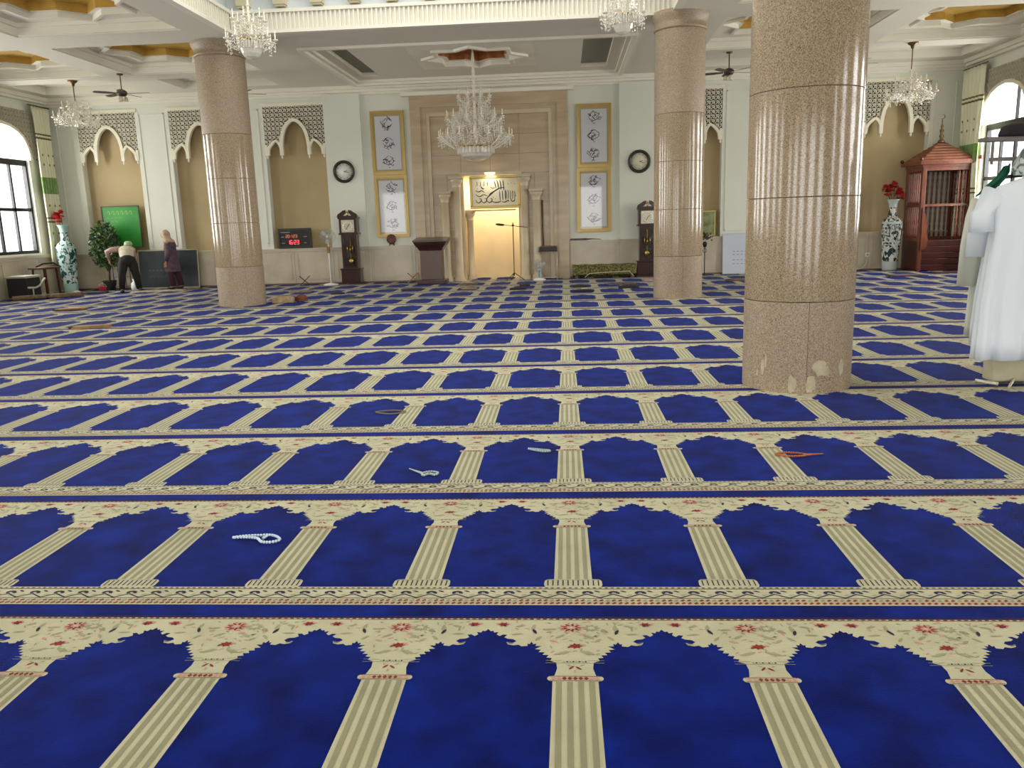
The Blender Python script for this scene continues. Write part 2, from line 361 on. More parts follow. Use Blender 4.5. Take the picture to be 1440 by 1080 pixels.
# ================================================================== LATTICE HEADERS (niches and windows)
def in_poly(x, z, P):
    c = False; j = len(P)-1
    for i in range(len(P)):
        if (P[i][1] > z) != (P[j][1] > z) and x < (P[j][0]-P[i][0])*(z-P[i][1])/(P[j][1]-P[i][1])+P[i][0]: c = not c
        j = i
    return c
def lattice(mb, region, x0, x1, z0, z1, y0, y1, pitch=.11, wd=.018):
    def run(p, d, L):
        n = int(L/.02); start = None
        for i in range(n+1):
            q = (p[0]+d[0]*i*.02, p[1]+d[1]*i*.02); ins = i < n and in_poly(q[0], q[1], region)
            if ins and start is None: start = q
            if not ins and start is not None:
                mb.bar((start[0], (y0+y1)/2, start[1]), (q[0], (y0+y1)/2, q[1]), abs(y1-y0), wd, upv=(0,1,0)) if False else \
                mb.add(*strip(start, q, wd, y0, y1)); start = None
    def strip(a, b, w_, ya, yb):
        dx, dz = b[0]-a[0], b[1]-a[1]; l = math.hypot(dx, dz) or 1; nx, nz = -dz/l*w_/2, dx/l*w_/2
        pts = [(a[0]-nx,a[1]-nz),(b[0]-nx,b[1]-nz),(b[0]+nx,b[1]+nz),(a[0]+nx,a[1]+nz)]
        return ([(x,ya,z) for x,z in pts]+[(x,yb,z) for x,z in pts], [(0,1,2,3),(0,4,5,1),(1,5,6,2),(2,6,7,3),(3,7,4,0)])
    W, H = x1-x0, z1-z0; k = 0
    n = int(W/pitch)+1
    for i in range(n+1): run((x0+(i+.5)*pitch, z0), (0,1), H)
    for i in range(int(H/pitch)+1): run((x0, z0+(i+.5)*pitch), (1,0), W)
    s2 = math.sqrt(.5)
    for i in range(-int(H/pitch)-1, n+1):
        run((x0+i*pitch, z0), (s2,s2), (W+H)*1.2)
        run((x0+W-i*pitch, z0), (-s2,s2), (W+H)*1.2)
def niche_profile():
    r = [(0,4.17),(.07,4.145),(.14,4.09),(.21,4.0),(.265,3.88),(.30,3.73),(.315,3.58),(.32,3.34),(.405,3.34),(.41,3.52),(.44,3.60),(.50,3.68),(.56,3.63),(.63,3.56),(.675,3.49),(.69,3.34),(.775,3.32)]
    return r
def niche_header(cx, parent=None):
    """pierced screen with three hanging arches above a wall niche; returns its parts"""
    pr = niche_profile()
    inner_c = [p for p in pr if p[0] <= .32]; full_c = [(-x,z) for x,z in reversed(inner_c[1:])]+inner_c
    side = [(.405,3.34),(.41,3.52),(.44,3.60),(.50,3.68),(.56,3.63),(.63,3.56),(.675,3.49),(.69,3.34)]
    b = MB(); b.ribbon([(cx+x,z) for x,z in full_c], .085, YB-.03, YB+.07)
    for s_ in (1,-1):
        pts = [(cx+s_*x,z) for x,z in side]
        if s_ < 0: pts = pts[::-1]
        b.ribbon(pts, .07, YB-.025, YB+.06)
    b.box(cx-.785, cx-.72, YB-.02, YB+.05, 3.34, 3.6); b.box(cx+.72, cx+.785, YB-.02, YB+.05, 3.34, 3.6)
    b.box(cx-.83, cx+.83, YB-.03, YB+.02, 4.55, 4.63)
    for s_ in (-1,1):
        for x in (.36,.745):
            b.lathe([(.0,-.09),(.022,-.07),(.03,-.04),(.018,-.01),(.038,.01)], (cx+s_*x, YB+.01, 3.335), 10)
    frame = b.build('arch_moulding', LATW, parent)
    region = [(cx-.785,4.56)]+[(cx-.785,3.58),(cx-.66,3.64),(cx-.50,3.76),(cx-.40,3.64),(cx-.385,3.8),(cx-.30,4.05),(cx-.18,4.2),(cx,4.27),(cx+.18,4.2),(cx+.30,4.05),(cx+.385,3.8),(cx+.40,3.64),(cx+.50,3.76),(cx+.66,3.64),(cx+.785,3.58)]+[(cx+.785,4.56)]
    l = MB(); lattice(l, region, cx-.785, cx+.785, 3.55, 4.56, YB, YB+.03)
    o = l.build('lattice_screen', LATW, parent, fix=False); o['kind'] = 'stuff'
    k = MB(); k.prism(region, YB+.06, YB+.075); kb = k.build('lattice_backing', LATB, parent)
    return frame

# ================================================================== BACK WALL
NC = [-11.87, -9.4, -6.9, 3.16, 5.68, 8.15]; NW = .785
wb = MB()
edges = [XL-.3]
def add_wall(x0, x1, z0, z1, y=YB): wb.box(x0, x1, y, YB+.4, z0, z1)
xs = XL-.3
for c in NC[:3]:
    add_wall(xs, c-NW, .95, 4.95); xs = c+NW
add_wall(xs, -4.0, .95, 4.95)
xs = .2
for c in NC[3:]:
    add_wall(xs, c-NW, .95, 4.95); xs = c+NW
add_wall(xs, XR+.3, .95, 4.95)
for c in NC: add_wall(c-NW, c+NW, 4.56, 4.95)
add_wall(XL-.3, -4.0, 0, .95); add_wall(.2, XR+.3, 0, .95)
add_wall(-4.0, -2.60, 0, 4.2); add_wall(-1.14, .2, 0, 4.2); add_wall(-2.60, -1.14, 2.76, 4.2); add_wall(-4.0, .2, 4.2, 5.3)
wall_back = struct('wall_back', wb, WALL)
for c in NC:
    MB().box(c-NW-.01, c+NW+.01, YB+.22, YB+.3, .94, 4.6).build('niche_panel', NICHE, wall_back)
    niche_header(c, wall_back)
# pilasters either side of the central bay
pl = MB()
for x0, x1 in ((-6.08,-5.14),(1.40,2.34)): pl.box(x0, x1, YB-.10, YB, .96, 4.78)
pl.build('pilaster', WALL, wall_back)
# raised panel borders on the white wall
tr = MB()
for x0, x1 in ((-13.3,-12.75),(-11.05,-10.25),(-8.55,-7.75),(3.98,4.86),(6.5,7.32),(8.97,9.6)):
    for a, b_, c_, d_ in ((x0+.06,x0+.085,1.1,4.5),(x1-.085,x1-.06,1.1,4.5),(x0+.06,x1-.06,4.475,4.5),(x0+.06,x1-.06,1.1,1.125)):
        tr.box(a, b_, YB-.015, YB, c_, d_)
tr.build('wall_panel_moulding', WALL, wall_back)
# wainscot slabs
def wain(x0, x1, n):
    wdt = (x1-x0)/n
    for i in range(n):
        a, c_ = x0+i*wdt+.004, x0+(i+1)*wdt-.004
        b = MB(); b.box(a, c_, YB-.03, YB-.001, .05, .88)
        for p, q, r, s_ in ((a+.08,c_-.08,.78,.80),(a+.08,c_-.08,.14,.16),(a+.08,a+.10,.14,.80),(c_-.10,c_-.08,.14,.80)): b.box(p, q, YB-.04, YB-.03, r, s_)
        b.build('marble_panel', WAIN, wall_back)
wain(XL, -6.1, 7); wain(-6.08, -5.14, 1); wain(-5.12, -3.92, 1); wain(.13, 1.38, 1); wain(1.40, 2.34, 1); wain(2.36, XR, 7)
cap = MB(); base = MB()
for x0, x1 in ((XL,-3.9),(.12,XR)):
    cap.box(x0, x1, YB-.06, YB, .88, .935); cap.box(x0, x1, YB-.08, YB, .935, .96); base.box(x0, x1, YB-.05, YB, .0, .05)
cap.build('wainscot_ledge', WAIN, wall_back)
struct('baseboard_back', base, mat('base_marble', (120, 92, 76), .3))
for c in NC: MB().box(c-NW, c+NW, YB, YB+.22, .93, .965).build('niche_sill', WAIN, wall_back)
# cornice
cn = MB()
for x0, x1, yb in ((XL,-5.14,YB),(-5.14,1.40,YB),(1.40,XR,YB)):
    cn.box(x0, x1, yb-.20, yb, 4.86, 4.95); cn.box(x0, x1, yb-.12, yb, 4.80, 4.86); cn.box(x0, x1, yb-.06, yb, 4.74, 4.80)
cn.box(-4.05, .27, YB-.26, YB-.06, 4.64, 4.73)
struct('trim_cornice', cn, MOLD)

# ================================================================== PRAYER NICHE SURROUND (mihrab)
mh = thing('prayer_niche', 'tan marble prayer niche with twin side columns and a lit arch recess in back wall', 'mihrab', (CX, YB, 0))
HWo = 1.985
b = MB()
b.box(-HWo, -1.72, -.16, 0, 0, 4.64); b.box(1.72, HWo, -.16, 0, 0, 4.64); b.box(-1.72, 1.72, -.16, 0, 4.36, 4.64)
b.box(-1.72, -1.60, -.12, 0, 0, 4.36); b.box(1.60, 1.72, -.12, 0, 0, 4.36); b.box(-1.60, 1.60, -.12, 0, 4.24, 4.36)
b.build('outer_frame', TANM, mh)
b = MB()
b.box(-1.60, -1.50, -.10, -.001, 0, 4.14); b.box(1.50, 1.60, -.10, -.001, 0, 4.14); b.box(-1.6, 1.6, -.10, -.001, 4.14, 4.24)
b.build('inner_moulding', TANL, mh)
# slabs of the panel, leaving the opening free
zs = [0, .66, 1.32, 1.98, 2.70, 3.18, 3.66, 4.14]
for zi in range(7):
    z0, z1 = zs[zi], zs[zi+1]
    if z1 <= 2.71: cols = [(-1.5,-1.12),(-1.12,-.78),(.78,1.12),(1.12,1.5)]
    else: cols = [(-1.5,-.75),(-.75,0),(0,.75),(.75,1.5)]
    for x0, x1 in cols: MB().box(x0+.003, x1-.003, -.05, -.002, z0+.003, z1-.003).build('marble_slab', TANM, mh)
# niche shell
b = MB(); n = 20
arc = [(-.715+0*i, 0) for i in range(1)]+[(-.715*math.cos(PI*i/n), .25+.75*math.sin(PI*i/n)) for i in range(n+1)]+[(.715,0)]
vs = [(x,y,z) for z in (0,2.75) for x,y in arc]; k = len(arc)
b.add(vs, [(i,i+1,k+i+1,k+i) for i in range(k-1)], True)
b.add([(x,y,2.75) for x,y in arc], [tuple(range(k))])
b.build('recess', NWALL, mh, fix=False)
b = MB(); b.box(-.80, -.70, -.12, .06, 0, 2.66); b.box(.70, .80, -.12, .06, 0, 2.66); b.box(-.8, .8, -.12, .06, 2.66, 2.74)
b.build('jamb', TANL, mh)
def pillar(x, y, h, r):
    o = MB().lathe([(r*1.5,0),(r*1.5,.05),(r*1.25,.07),(r*1.35,.11),(r,.15),(r*.94,h-.22),(r*1.15,h-.20),(r*1.0,h-.18),(r*1.2,h-.10),(r*1.5,h-.06),(r*1.55,h-.0)], (x,y,0), 20).build('column', TANL, mh)
    MB().box(x-r*1.7, x+r*1.7, y-r*1.7, y+r*1.7, h, h+.06).build('capital', TANM, o)
for s_ in (-1,1):
    pillar(s_*1.16, -.34, 2.22, .105); pillar(s_*.86, -.30, 2.58, .105)
pillar(-.60, .22, 1.75, .09)
MB().tube([(-.50,-.02,1.79),(.62,-.02,1.79)], .02).build('picture_ledge', GOLD, mh)
# lamp inside the niche
lm = MB().lathe([(.0,-.05),(.07,-.045),(.12,-.01),(.12,0)], (0,.35,2.75), 16).build('ceiling_lamp', mat('lamp_glow', (255,240,200), .5, emis=(255,226,170), estr=6), mh)
l = bpy.data.lights.new('niche_lamp_light', 'AREA'); l.shape = 'DISK'; l.size = .5; l.energy = 24; l.color = (1,.93,.80)
o = bpy.data.objects.new('niche_lamp_light', l); COL.objects.link(o); o.parent = mh; o.location = (0,.35,2.66)

MB().lathe([(.0,-.05),(.08,-.045),(.13,-.01),(.14,.02),(.0,.03)], (0,-.24,2.70), 18).build('picture_lamp', mat('picture_lamp_glow', (255,240,210), .5, emis=(255,232,190), estr=1.2), mh)
l = bpy.data.lights.new('picture_lamp_light', 'AREA'); l.shape = 'DISK'; l.size = .25; l.energy = 1.6; l.color = (1,.93,.80)
o = bpy.data.objects.new('picture_lamp_light', l); COL.objects.link(o); o.parent = mh; o.location = (0,-.36,2.62); o.rotation_euler = (.35,0,0)

# calligraphy strokes: flat inked ribbons on a panel
def stroke(b, pts, y, w0):
    P = [Vector(p) for p in pts]; Q = []
    for i in range(len(P)-1):
        a = P[max(i-1,0)]; p = P[i]; q = P[i+1]; c_ = P[min(i+2,len(P)-1)]
        for t in (0,.33,.66):
            Q.append(.5*((2*p)+(q-a)*t+(2*a-5*p+4*q-c_)*t*t+(3*p-a-3*q+c_)*t**3))
    Q.append(P[-1]); n = len(Q); vs = []
    for i, p in enumerate(Q):
        d = (Q[min(i+1,n-1)]-Q[max(i-1,0)]).normalized(); wd = w0*(.35+.65*math.sin(PI*min(max((i+.4)/n,0),1)))
        nv = Vector((-d.y,d.x))*wd*.5; vs += [(p.x+nv.x,y,p.y+nv.y),(p.x-nv.x,y,p.y-nv.y)]
    b.add(vs, [(2*i,2*i+1,2*i+3,2*i+2) for i in range(n-1)])
def dot(b, x, z, r, y): b.add([(x,y,z+r),(x+r*.8,y,z),(x,y,z-r),(x-r*.8,y,z)], [(0,1,2,3)])
t = thing('calligraphy_panel', 'wide gold-framed calligraphy panel on cream ground above the lit prayer niche', 'picture', (-1.76, YB-.13, 1.83))
b = MB(); fw = .07
b.box(-.645,.645,-.05,0,0,fw); b.box(-.645,.645,-.05,0,.82-fw,.82); b.box(-.645,-.645+fw,-.05,0,fw,.82-fw); b.box(.645-fw,.645,-.05,0,fw,.82-fw)
bevel(b.build('frame', GOLD, t), .012)
MB().box(-.58,.58,-.02,0,.06,.76).build('sheet', PAPERC, t)
b = MB(); yy = -.022
for i in range(4): stroke(b, [(-.02+.075*i,.70),(.01+.07*i,.60),(.03+.065*i,.50-.02*i)], yy, .026)
stroke(b, [(.26,.50),(.16,.51),(.02,.45),(-.10,.36),(-.20,.27),(-.22,.20)], yy, .030)
stroke(b, [(.05,.46),(-.08,.40),(-.16,.34)], yy, .018)
for i in range(3): stroke(b, [(.12+.07*i,.44),(.12+.07*i,.32),(.13+.07*i,.20)], yy, .022)
for i in range(5): stroke(b, [(.27+.055*i,.46-.01*i),(.29+.055*i,.34),(.27+.055*i,.22)], yy, .018)
stroke(b, [(.40,.24),(.42,.17),(.48,.17),(.50,.22)], yy, .024)
for i in range(4): stroke(b, [(-.46+.09*i,.68),(-.45+.09*i,.60),(-.47+.09*i,.56)], yy, .016)
for i in range(3): stroke(b, [(-.50+.14*i,.22),(-.45+.14*i,.15),(-.38+.14*i,.17),(-.36+.14*i,.24),(-.41+.14*i,.25)], yy, .024)
stroke(b, [(-.50,.46),(-.42,.42),(-.34,.45),(-.27,.40)], yy, .024); stroke(b, [(-.50,.36),(-.40,.30),(-.30,.35),(-.20,.32)], yy, .022)
stroke(b, [(-.36,.56),(-.32,.50),(-.28,.50)], yy, .03); stroke(b, [(-.12,.54),(-.06,.50),(.0,.52)], yy, .016)
stroke(b, [(-.10,.18),(.0,.15),(.12,.16),(.14,.2)], yy, .024); stroke(b, [(.17,.16),(.25,.15),(.33,.19),(.35,.16)], yy, .026)
for x, z in ((-.2,.62),(.42,.62),(.5,.6),(.0,.24),(.46,.40),(-.45,.50),(-.05,.28),(.52,.3),(.34,.6)): dot(b, x, z, .013, yy)
b.build('calligraphy', INK, t, fix=False)['kind'] = 'stuff'

# tall framed scrolls
def scroll(x0, x1, z0, z1, label, seed):
    rnd = random.Random(seed); cx = (x0+x1)/2; W = x1-x0; H = z1-z0
    t = thing('framed_calligraphy', label, 'picture', (cx, YB-.005, z0), 0, 'tall gilt-framed calligraphy hangings')
    b = MB(); fw = .075; hw = W/2
    for dy, f0, f1 in ((-.05,0,fw*.5),(-.035,fw*.5,fw)):
        b.box(-hw+f0,hw-f0,dy,0,f0,f1); b.box(-hw+f0,hw-f0,dy,0,H-f1,H-f0); b.box(-hw+f0,-hw+f1,dy,0,f1,H-f1); b.box(hw-f1,hw-f0,dy,0,f1,H-f1)
    b.build('frame', GOLD, t)
    b = MB(); g = fw+.035; b.box(-hw+fw,hw-fw,-.02,0,fw,H-fw)
    b.build('mount', mat('gilt_mount', (176,158,112), .5), t)
    MB().box(-hw+g,hw-g,-.024,-.018,g+.02,H-g-.02).build('sheet', PAPER, t)
    b = MB()
    for k in range(3):
        zc = H*(.80-.29*k)
        if k == 0 and seed % 2: zc += .01
        for _ in range(15):
            a = rnd.uniform(0,2*PI); r = rnd.uniform(.02,.17); px, pz = r*math.cos(a), r*math.sin(a)*.9
            a2 = rnd.choice((.6,-.7,.9,-1.0,.2))+rnd.uniform(-.3,.3); l_ = rnd.uniform(.05,.12); cv = rnd.uniform(-.05,.05)
            if abs(px)+abs(pz) > .21: px *= .6; pz *= .6
            dx, dz = l_*math.cos(a2)/2, l_*math.sin(a2)/2
            stroke(b, [(px-dx,zc+pz-dz),(px-dz*cv*8,zc+pz+dx*cv*8),(px+dx,zc+pz+dz)], -.026, .017)
        stroke(b, [(-.14,zc-.01),(-.09,zc-.07),(-.01,zc-.10),(.08,zc-.06),(.14,zc+.0)], -.026, .016)
        stroke(b, [(-.12,zc+.03),(-.06,zc+.09),(.0,zc+.13)], -.026, .015); stroke(b, [(.02,zc+.12),(.08,zc+.08),(.13,zc+.05)], -.026, .015)
        for _ in range(5): dot(b, rnd.uniform(-.12,.12), zc+rnd.uniform(-.12,.12), .010, -.026)
        stroke(b, [(-.02,zc-.15),(.0,zc-.17),(.03,zc-.15)], -.026, .014)
    b.build('calligraphy', INK, t, fix=False)['kind'] = 'stuff'
    MB().box(-hw+fw,hw-fw,-.032,-.030,fw,H-fw).build('glass', PGLASS, t)
scroll(-4.90,-4.04,2.76,4.33,'upper gold-framed calligraphy hanging, left of the prayer niche', 3)
scroll(-4.89,-4.03,1.18,2.745,'lower gold-framed calligraphy hanging, left of niche above the brown plate', 8)
scroll(.34,1.20,2.77,4.31,'upper gold-framed calligraphy hanging, right of the prayer niche', 12)
scroll(.32,1.18,1.17,2.755,'lower gold-framed calligraphy hanging, right of niche above the flat-handled object', 21)

# wall clocks
def wall_clock(x, label, dial, h, mn):
    t = thing('wall_clock', label, 'clock', (x, YB-.105, 2.87), 0, 'round wall clocks on the white pilasters')
    b = MB(); n = 40
    for i in range(n):
        pass
    prof = [(.205,0),(.27,0),(.285,.02),(.28,.045),(.25,.055),(.215,.035),(.205,0)]
    m = MB().lathe(prof, n=40, cap=False); m.v = [(x_, -z_, y_) for x_, y_, z_ in m.v]; m.build('rim', mat('clock_rim', (40,42,28), .35), t)
    m = MB().lathe([(.0,.012),(.215,.012),(.215,0)], n=40); m.v = [(x_, -z_, y_) for x_, y_, z_ in m.v]; m.build('dial', dial, t)
    b = MB()
    for i in range(12):
        a = 2*PI*i/12; b.bar((.165*math.sin(a),-.015,.165*math.cos(a)),(.195*math.sin(a),-.015,.195*math.cos(a)),.012,.004, upv=(0,1,0))
    b.build('hour_marks', mat('clock_marks',(120,112,88),.5), t)['kind'] = 'stuff'
    b = MB()
    for a, l_ in ((h,.09),(mn,.14)): b.bar((0,-.02,0),(l_*math.sin(a),-.02,l_*math.cos(a)),.012,.004, upv=(0,1,0))
    b.build('hands', INK, t)
wall_clock(-5.64, 'round dark-rimmed wall clock with pale white dial, left of the hangings', mat('white_dial',(232,232,222),.3), 1.3, 1.8)
wall_clock(1.89, 'round dark-rimmed wall clock with tan dial, beside middle granite column', DIAL, 1.35, 1.9)

# grandfather clocks
def gclock(x, label):
    t = thing('grandfather_clock', label, 'clock', (x, YB-.30, 0), 0, 'tall dark wood pendulum clocks')
    b = MB(); b.box(-.27,.27,-.17,.17,0,.06); b.box(-.25,.25,-.155,.155,.06,.38); b.box(-.27,.27,-.17,.17,.38,.42)
    bevel(b.build('base', WOODD, t), .008)
    b = MB(); b.box(-.20,-.15,-.13,.13,.42,1.28); b.box(.15,.20,-.13,.13,.42,1.28); b.box(-.15,.15,.09,.13,.42,1.28); b.box(-.15,.15,-.13,-.1,1.2,1.28); b.box(-.15,.15,-.13,-.1,.42,.47)
    b.build('trunk', WOODD, t)
    MB().box(-.15,.15,-.125,-.12,.47,1.2).build('glass_door', PGLASS, t)
    b = MB(); b.box(-.25,.25,-.165,.165,1.28,1.32); b.box(-.225,.225,-.15,.15,1.32,1.68); b.box(-.25,.25,-.165,.165,1.68,1.72)
    b.build('hood', WOODD, t)
    MB().box(-.165,.165,-.162,-.148,1.34,1.65).build('dial', SILVER, t)
    m = MB().lathe([(.10,0),(.105,.004),(.13,.004),(.13,.0)], n=24, cap=False); m.v = [(x_, -.163-z_, y_+1.49) for x_, y_, z_ in m.v]; m.build('chapter_ring', WHITE, t)
    b = MB(); b.bar((0,-.172,1.49),(.06,-.172,1.55),.012,.004,upv=(0,1,0)); b.bar((0,-.172,1.49),(-.04,-.172,1.42),.010,.004,upv=(0,1,0))
    b.build('hands', INK, t); b = MB()
    for i in range(12): a = 2*PI*i/12; b.cbox(.115*math.sin(a),-.172,1.49+.115*math.cos(a),.012,.004,.012)
    b.build('hour_marks', INK, t)['kind'] = 'stuff'
    # swan-neck pediment
    b = MB()
    for s_ in (-1,1):
        pts = [(s_*.27,1.72),(s_*.24,1.80),(s_*.17,1.84),(s_*.10,1.89),(s_*.035,1.90),(s_*.035,1.83),(s_*.10,1.77),(s_*.17,1.72)]
        b.prism(pts if s_ > 0 else pts[::-1], -.16, -.10)
    b.box(-.22,.22,-.13,.12,1.72,1.76)
    b.build('pediment', WOODD, t)
    MB().lathe([(.0,.13),(.012,.10),(.028,.07),(.022,.04),(.030,.02),(.02,0)], (0,-.13,1.76), 12).build('finial', BRASS, t)
    b = MB(); b.box(-.006,.006,-.03,-.024,.62,1.2)
    p = b.build('pendulum', BRASS, t)
    m = MB().lathe([(.0,.012),(.055,.010),(.075,0)], n=20); m.v = [(x_, -.035-z_, y_+.60) for x_, y_, z_ in m.v]; m.build('bob', BRASS, p)
    for x_ in (-.07,.0,.07): MB().lathe([(.0,0),(.02,.003),(.02,.17),(.0,.173)], (x_,-.07,.80+.04*abs(x_)*10), 12).build('weight', BRASS, t)
gclock(-5.55, 'dark cherry grandfather clock standing under the white-dial wall clock')
gclock(2.07, 'dark cherry grandfather clock beside the middle column and green draped bench')

# ================================================================== SIDE WALLS, WINDOWS
def side_wall(name, X, sgn):
    """sgn=+1: left wall (room lies to +x)"""
    b = MB(); t0, t1 = (X-.3, X) if sgn > 0 else (X, X+.3); fac = X+.0*sgn
    b.box(t0, t1, YF-.3, YB+.4, 0, 1.05); b.box(t0, t1, YF-.3, YB+.4, 4.2, 5.3)
    ys = YF-.3
    for y in sorted(WIN_Y): b.box(t0, t1, ys, y-.93, 1.05, 4.2); ys = y+.93
    b.box(t0, t1, ys, YB+.4, 1.05, 4.2)
    wobj = struct(name, b, WALL)
    arch = [(.93,3.36),(.91,3.55),(.84,3.74),(.72,3.90),(.55,4.02),(.30,4.11),(0,4.15)]
    def X_(d): return X+sgn*d
    for y in WIN_Y:
        half = [(y+a, z) for a, z in arch]; full = half+[(2*y-p[0], p[1]) for p in reversed(half[:-1])]
        sp = MB(); sp.prism([(y+.94,4.22)]+full+[(y-.94,4.22)], X_(-.08), X_(-.001), 'x'); sp.build('window_spandrel', LATW, wobj)
        mo = MB(); mo.ribbon(full, -.08, X_(0), X_(.06), 'x'); mo.build('arch_moulding', LATW, wobj)
        if y > 14:
            reg = [(y+1.3,4.56),(y+1.3,3.36)]+[(y+a*1.1, z+.09) for a, z in arch]+[(y-a*1.1, z+.09) for a, z in reversed(arch[:-1])]+[(y-1.3,3.36),(y-1.3,4.56)]
            l_ = MB(); lattice(l_, reg, y-1.3, y+1.3, 3.36, 4.56, 0, .03)
            l_.v = [(X+sgn*(.025+v[1]), v[0], v[2]) for v in l_.v]
            o_ = l_.build('lattice_screen', LATW, wobj, fix=False); o_['kind'] = 'stuff'
            k = MB(); k.prism(reg, X_(.003), X_(.010), 'x'); k.build('lattice_backing', mat('lattice_backing_side',(150,148,120),.8), wobj)
    # wainscot panels
    for y in WIN_Y:
        for dy in (-1.4,0,1.4):
            bb = MB(); bb.box(min(X_(0),X_(.03)), max(X_(0),X_(.03)), max(y+dy-.69,YF), min(y+dy+.69,YB-.05), .05, .9); bb.build('marble_panel', WAIN, wobj)
    cp = MB(); cp.box(min(X_(0),X_(.08)), max(X_(0),X_(.08)), YF, YB-.08, .94, 1.0); cp.build('wainscot_ledge', WAIN, wobj)
    # pilasters between the windows
    pi_ = MB()
    for y in (17.3, 13.1, 8.9, 4.7, .5): pi_.box(min(X_(0),X_(.25)), max(X_(0),X_(.25)), y-.55, y+.55, 0, 4.95)
    pi_.build('pilaster', WALL, wobj)
    cn = MB(); cn.box(min(X_(0),X_(.2)), max(X_(0),X_(.2)), YF, YB-.2, 4.86, 4.95); cn.box(min(X_(0),X_(.12)), max(X_(0),X_(.12)), YF, YB-.12, 4.80, 4.86)
    cn.build('cornice', MOLD, wobj)
    return wobj
wl = side_wall('wall_left', XL, 1); wr = side_wall('wall_right', XR, -1)
wn = 0
for X, sgn in ((XL,1),(XR,-1)):
    for y in WIN_Y:
        wn += 1; xa, xb = sorted((X-sgn*.16, X-sgn*.10)); xc, xd = sorted((X-sgn*.18, X-sgn*.08))
        b = MB(); b.box(xc,xd,y-.93,y+.93,1.05,1.13); b.box(xc,xd,y-.93,y-.87,1.13,3.30); b.box(xc,xd,y+.87,y+.93,1.13,3.30); b.box(xc,xd,y-.93,y+.93,3.22,3.36)
        fr = struct('window_%d' % wn, b, IRON)
        for yy_ in (y-.30,y+.30): MB().box(xa,xb,yy_-.03,yy_+.03,1.13,3.22).build('mullion', IRON, fr)
        MB().box(xa,xb,y-.87,y+.87,2.10,2.18).build('crossbar', IRON, fr)
        MB().box(xa,xb,y-.27,y-.24,3.36,4.14).build('mullion', IRON, fr)
        gx = (xa+xb)/2
        for y0_, y1_ in ((y-.87,y-.33),(y-.27,y+.27),(y+.33,y+.87)):
            for z0_, z1_ in ((1.13,2.10),(2.18,3.22)): MB().box(gx-.004,gx+.004,y0_,y1_,z0_,z1_).build('pane', GLASS, fr)
        MB().box(gx-.004,gx+.004,y-.9,y+.9,3.36,4.16).build('fanlight_pane', GLASS, fr)

# front wall behind the camera, with five doorways
b = MB(); xs = XL-.3
for x in (-9.5,-5.5,CX,2,6): b.box(xs, x-1.1, YF-.3, YF, 0, 5.3); xs = x+1.1
b.box(xs, XR+.3, YF-.3, YF, 0, 5.3); b.box(XL-.3, XR+.3, YF-.3, YF, 3.3, 5.3)
struct('wall_front', b, WALL)
# ground outside
struct('trim_1', MB().box(-60,60,-60,80,-.5,-.31), mat('outside_paving', (150,146,136), .9))

# ================================================================== CEILING
WX0, WX1, WY0, WY1 = -6.05, 2.05, 3.2, 15.4     # light well
cb = MB()
def slab(x0, x1, y0, y1): cb.box(x0, x1, y0, y1, 4.95, 5.35)
CXs = [-11.75, -8.15, 4.45, 8.05]; CW = 1.5
CYs = [17.15, 13.3, 9.4, 5.5, 1.6, -2.3]; CD = 1.45
# side bays: beams around coffers
def bay(x0, x1, cxs):
    slab(x0, cxs[0]-CW, YF, 19.2); slab(cxs[0]+CW, cxs[1]-CW, YF, 19.2); slab(cxs[1]+CW, x1, YF, 19.2)
    for c in cxs:
        ys = YF
        for cy in sorted(CYs): slab(c-CW, c+CW, ys, cy-CD); ys = cy+CD
        slab(c-CW, c+CW, ys, 19.2)
    slab(x0, x1, 19.2, YB+.4) if False else None
    # row of shallow plain coffers next to the back wall
    slab(x0, cxs[0]-1.2, 19.2, YB+.4); slab(cxs[0]+1.2, cxs[1]-1.2, 19.2, YB+.4); slab(cxs[1]+1.2, x1, 19.2, YB+.4)
    for c in cxs: slab(c-1.2, c+1.2, 20.6, YB+.4); cb.box(c-1.2, c+1.2, 19.2, 20.6, 5.12, 5.35)
bay(XL-.3, -6.05, CXs[:2]); bay(2.05, XR+.3, CXs[2:])
# centre: beam behind the well, recessed field, strip at the wall
PX0, PX1, PY0, PY1 = -5.10, 1.36, 16.7, 20.9
slab(-6.05, 2.05, WY1, PY0); slab(-6.05, PX0, PY0, PY1); slab(PX1, 2.05, PY0, PY1); slab(-6.05, 2.05, PY1, YB+.4)
slab(-6.05, 2.05, YF, WY0)
ceiling = struct('ceiling', cb, CEIL)
def star_r(a, s_):
    f = lambda t: s_/max(abs(math.cos(t)), abs(math.sin(t)))
    return max(f(a), f(a+PI/4))
def ring_panel(b, cx, cy, hw, hd, z, s_, n=64, m=0):
    """flat panel with an eight-pointed opening"""
    vi, vo = [], []
    for i in range(n):
        a = 2*PI*i/n; r = star_r(a, s_); vi.append((cx+r*math.cos(a), cy+r*math.sin(a), z))
        k = min(hw/max(abs(math.cos(a)),1e-9), hd/max(abs(math.sin(a)),1e-9)); vo.append((cx+k*math.cos(a), cy+k*math.sin(a), z))
    b.add(vi+vo, [(i,(i+1)%n,n+(i+1)%n,n+i) for i in range(n)], False, m)
    for (x,y) in ((1,1),(1,-1),(-1,1),(-1,-1)):   # fill the corners the sampling cuts off
        pass
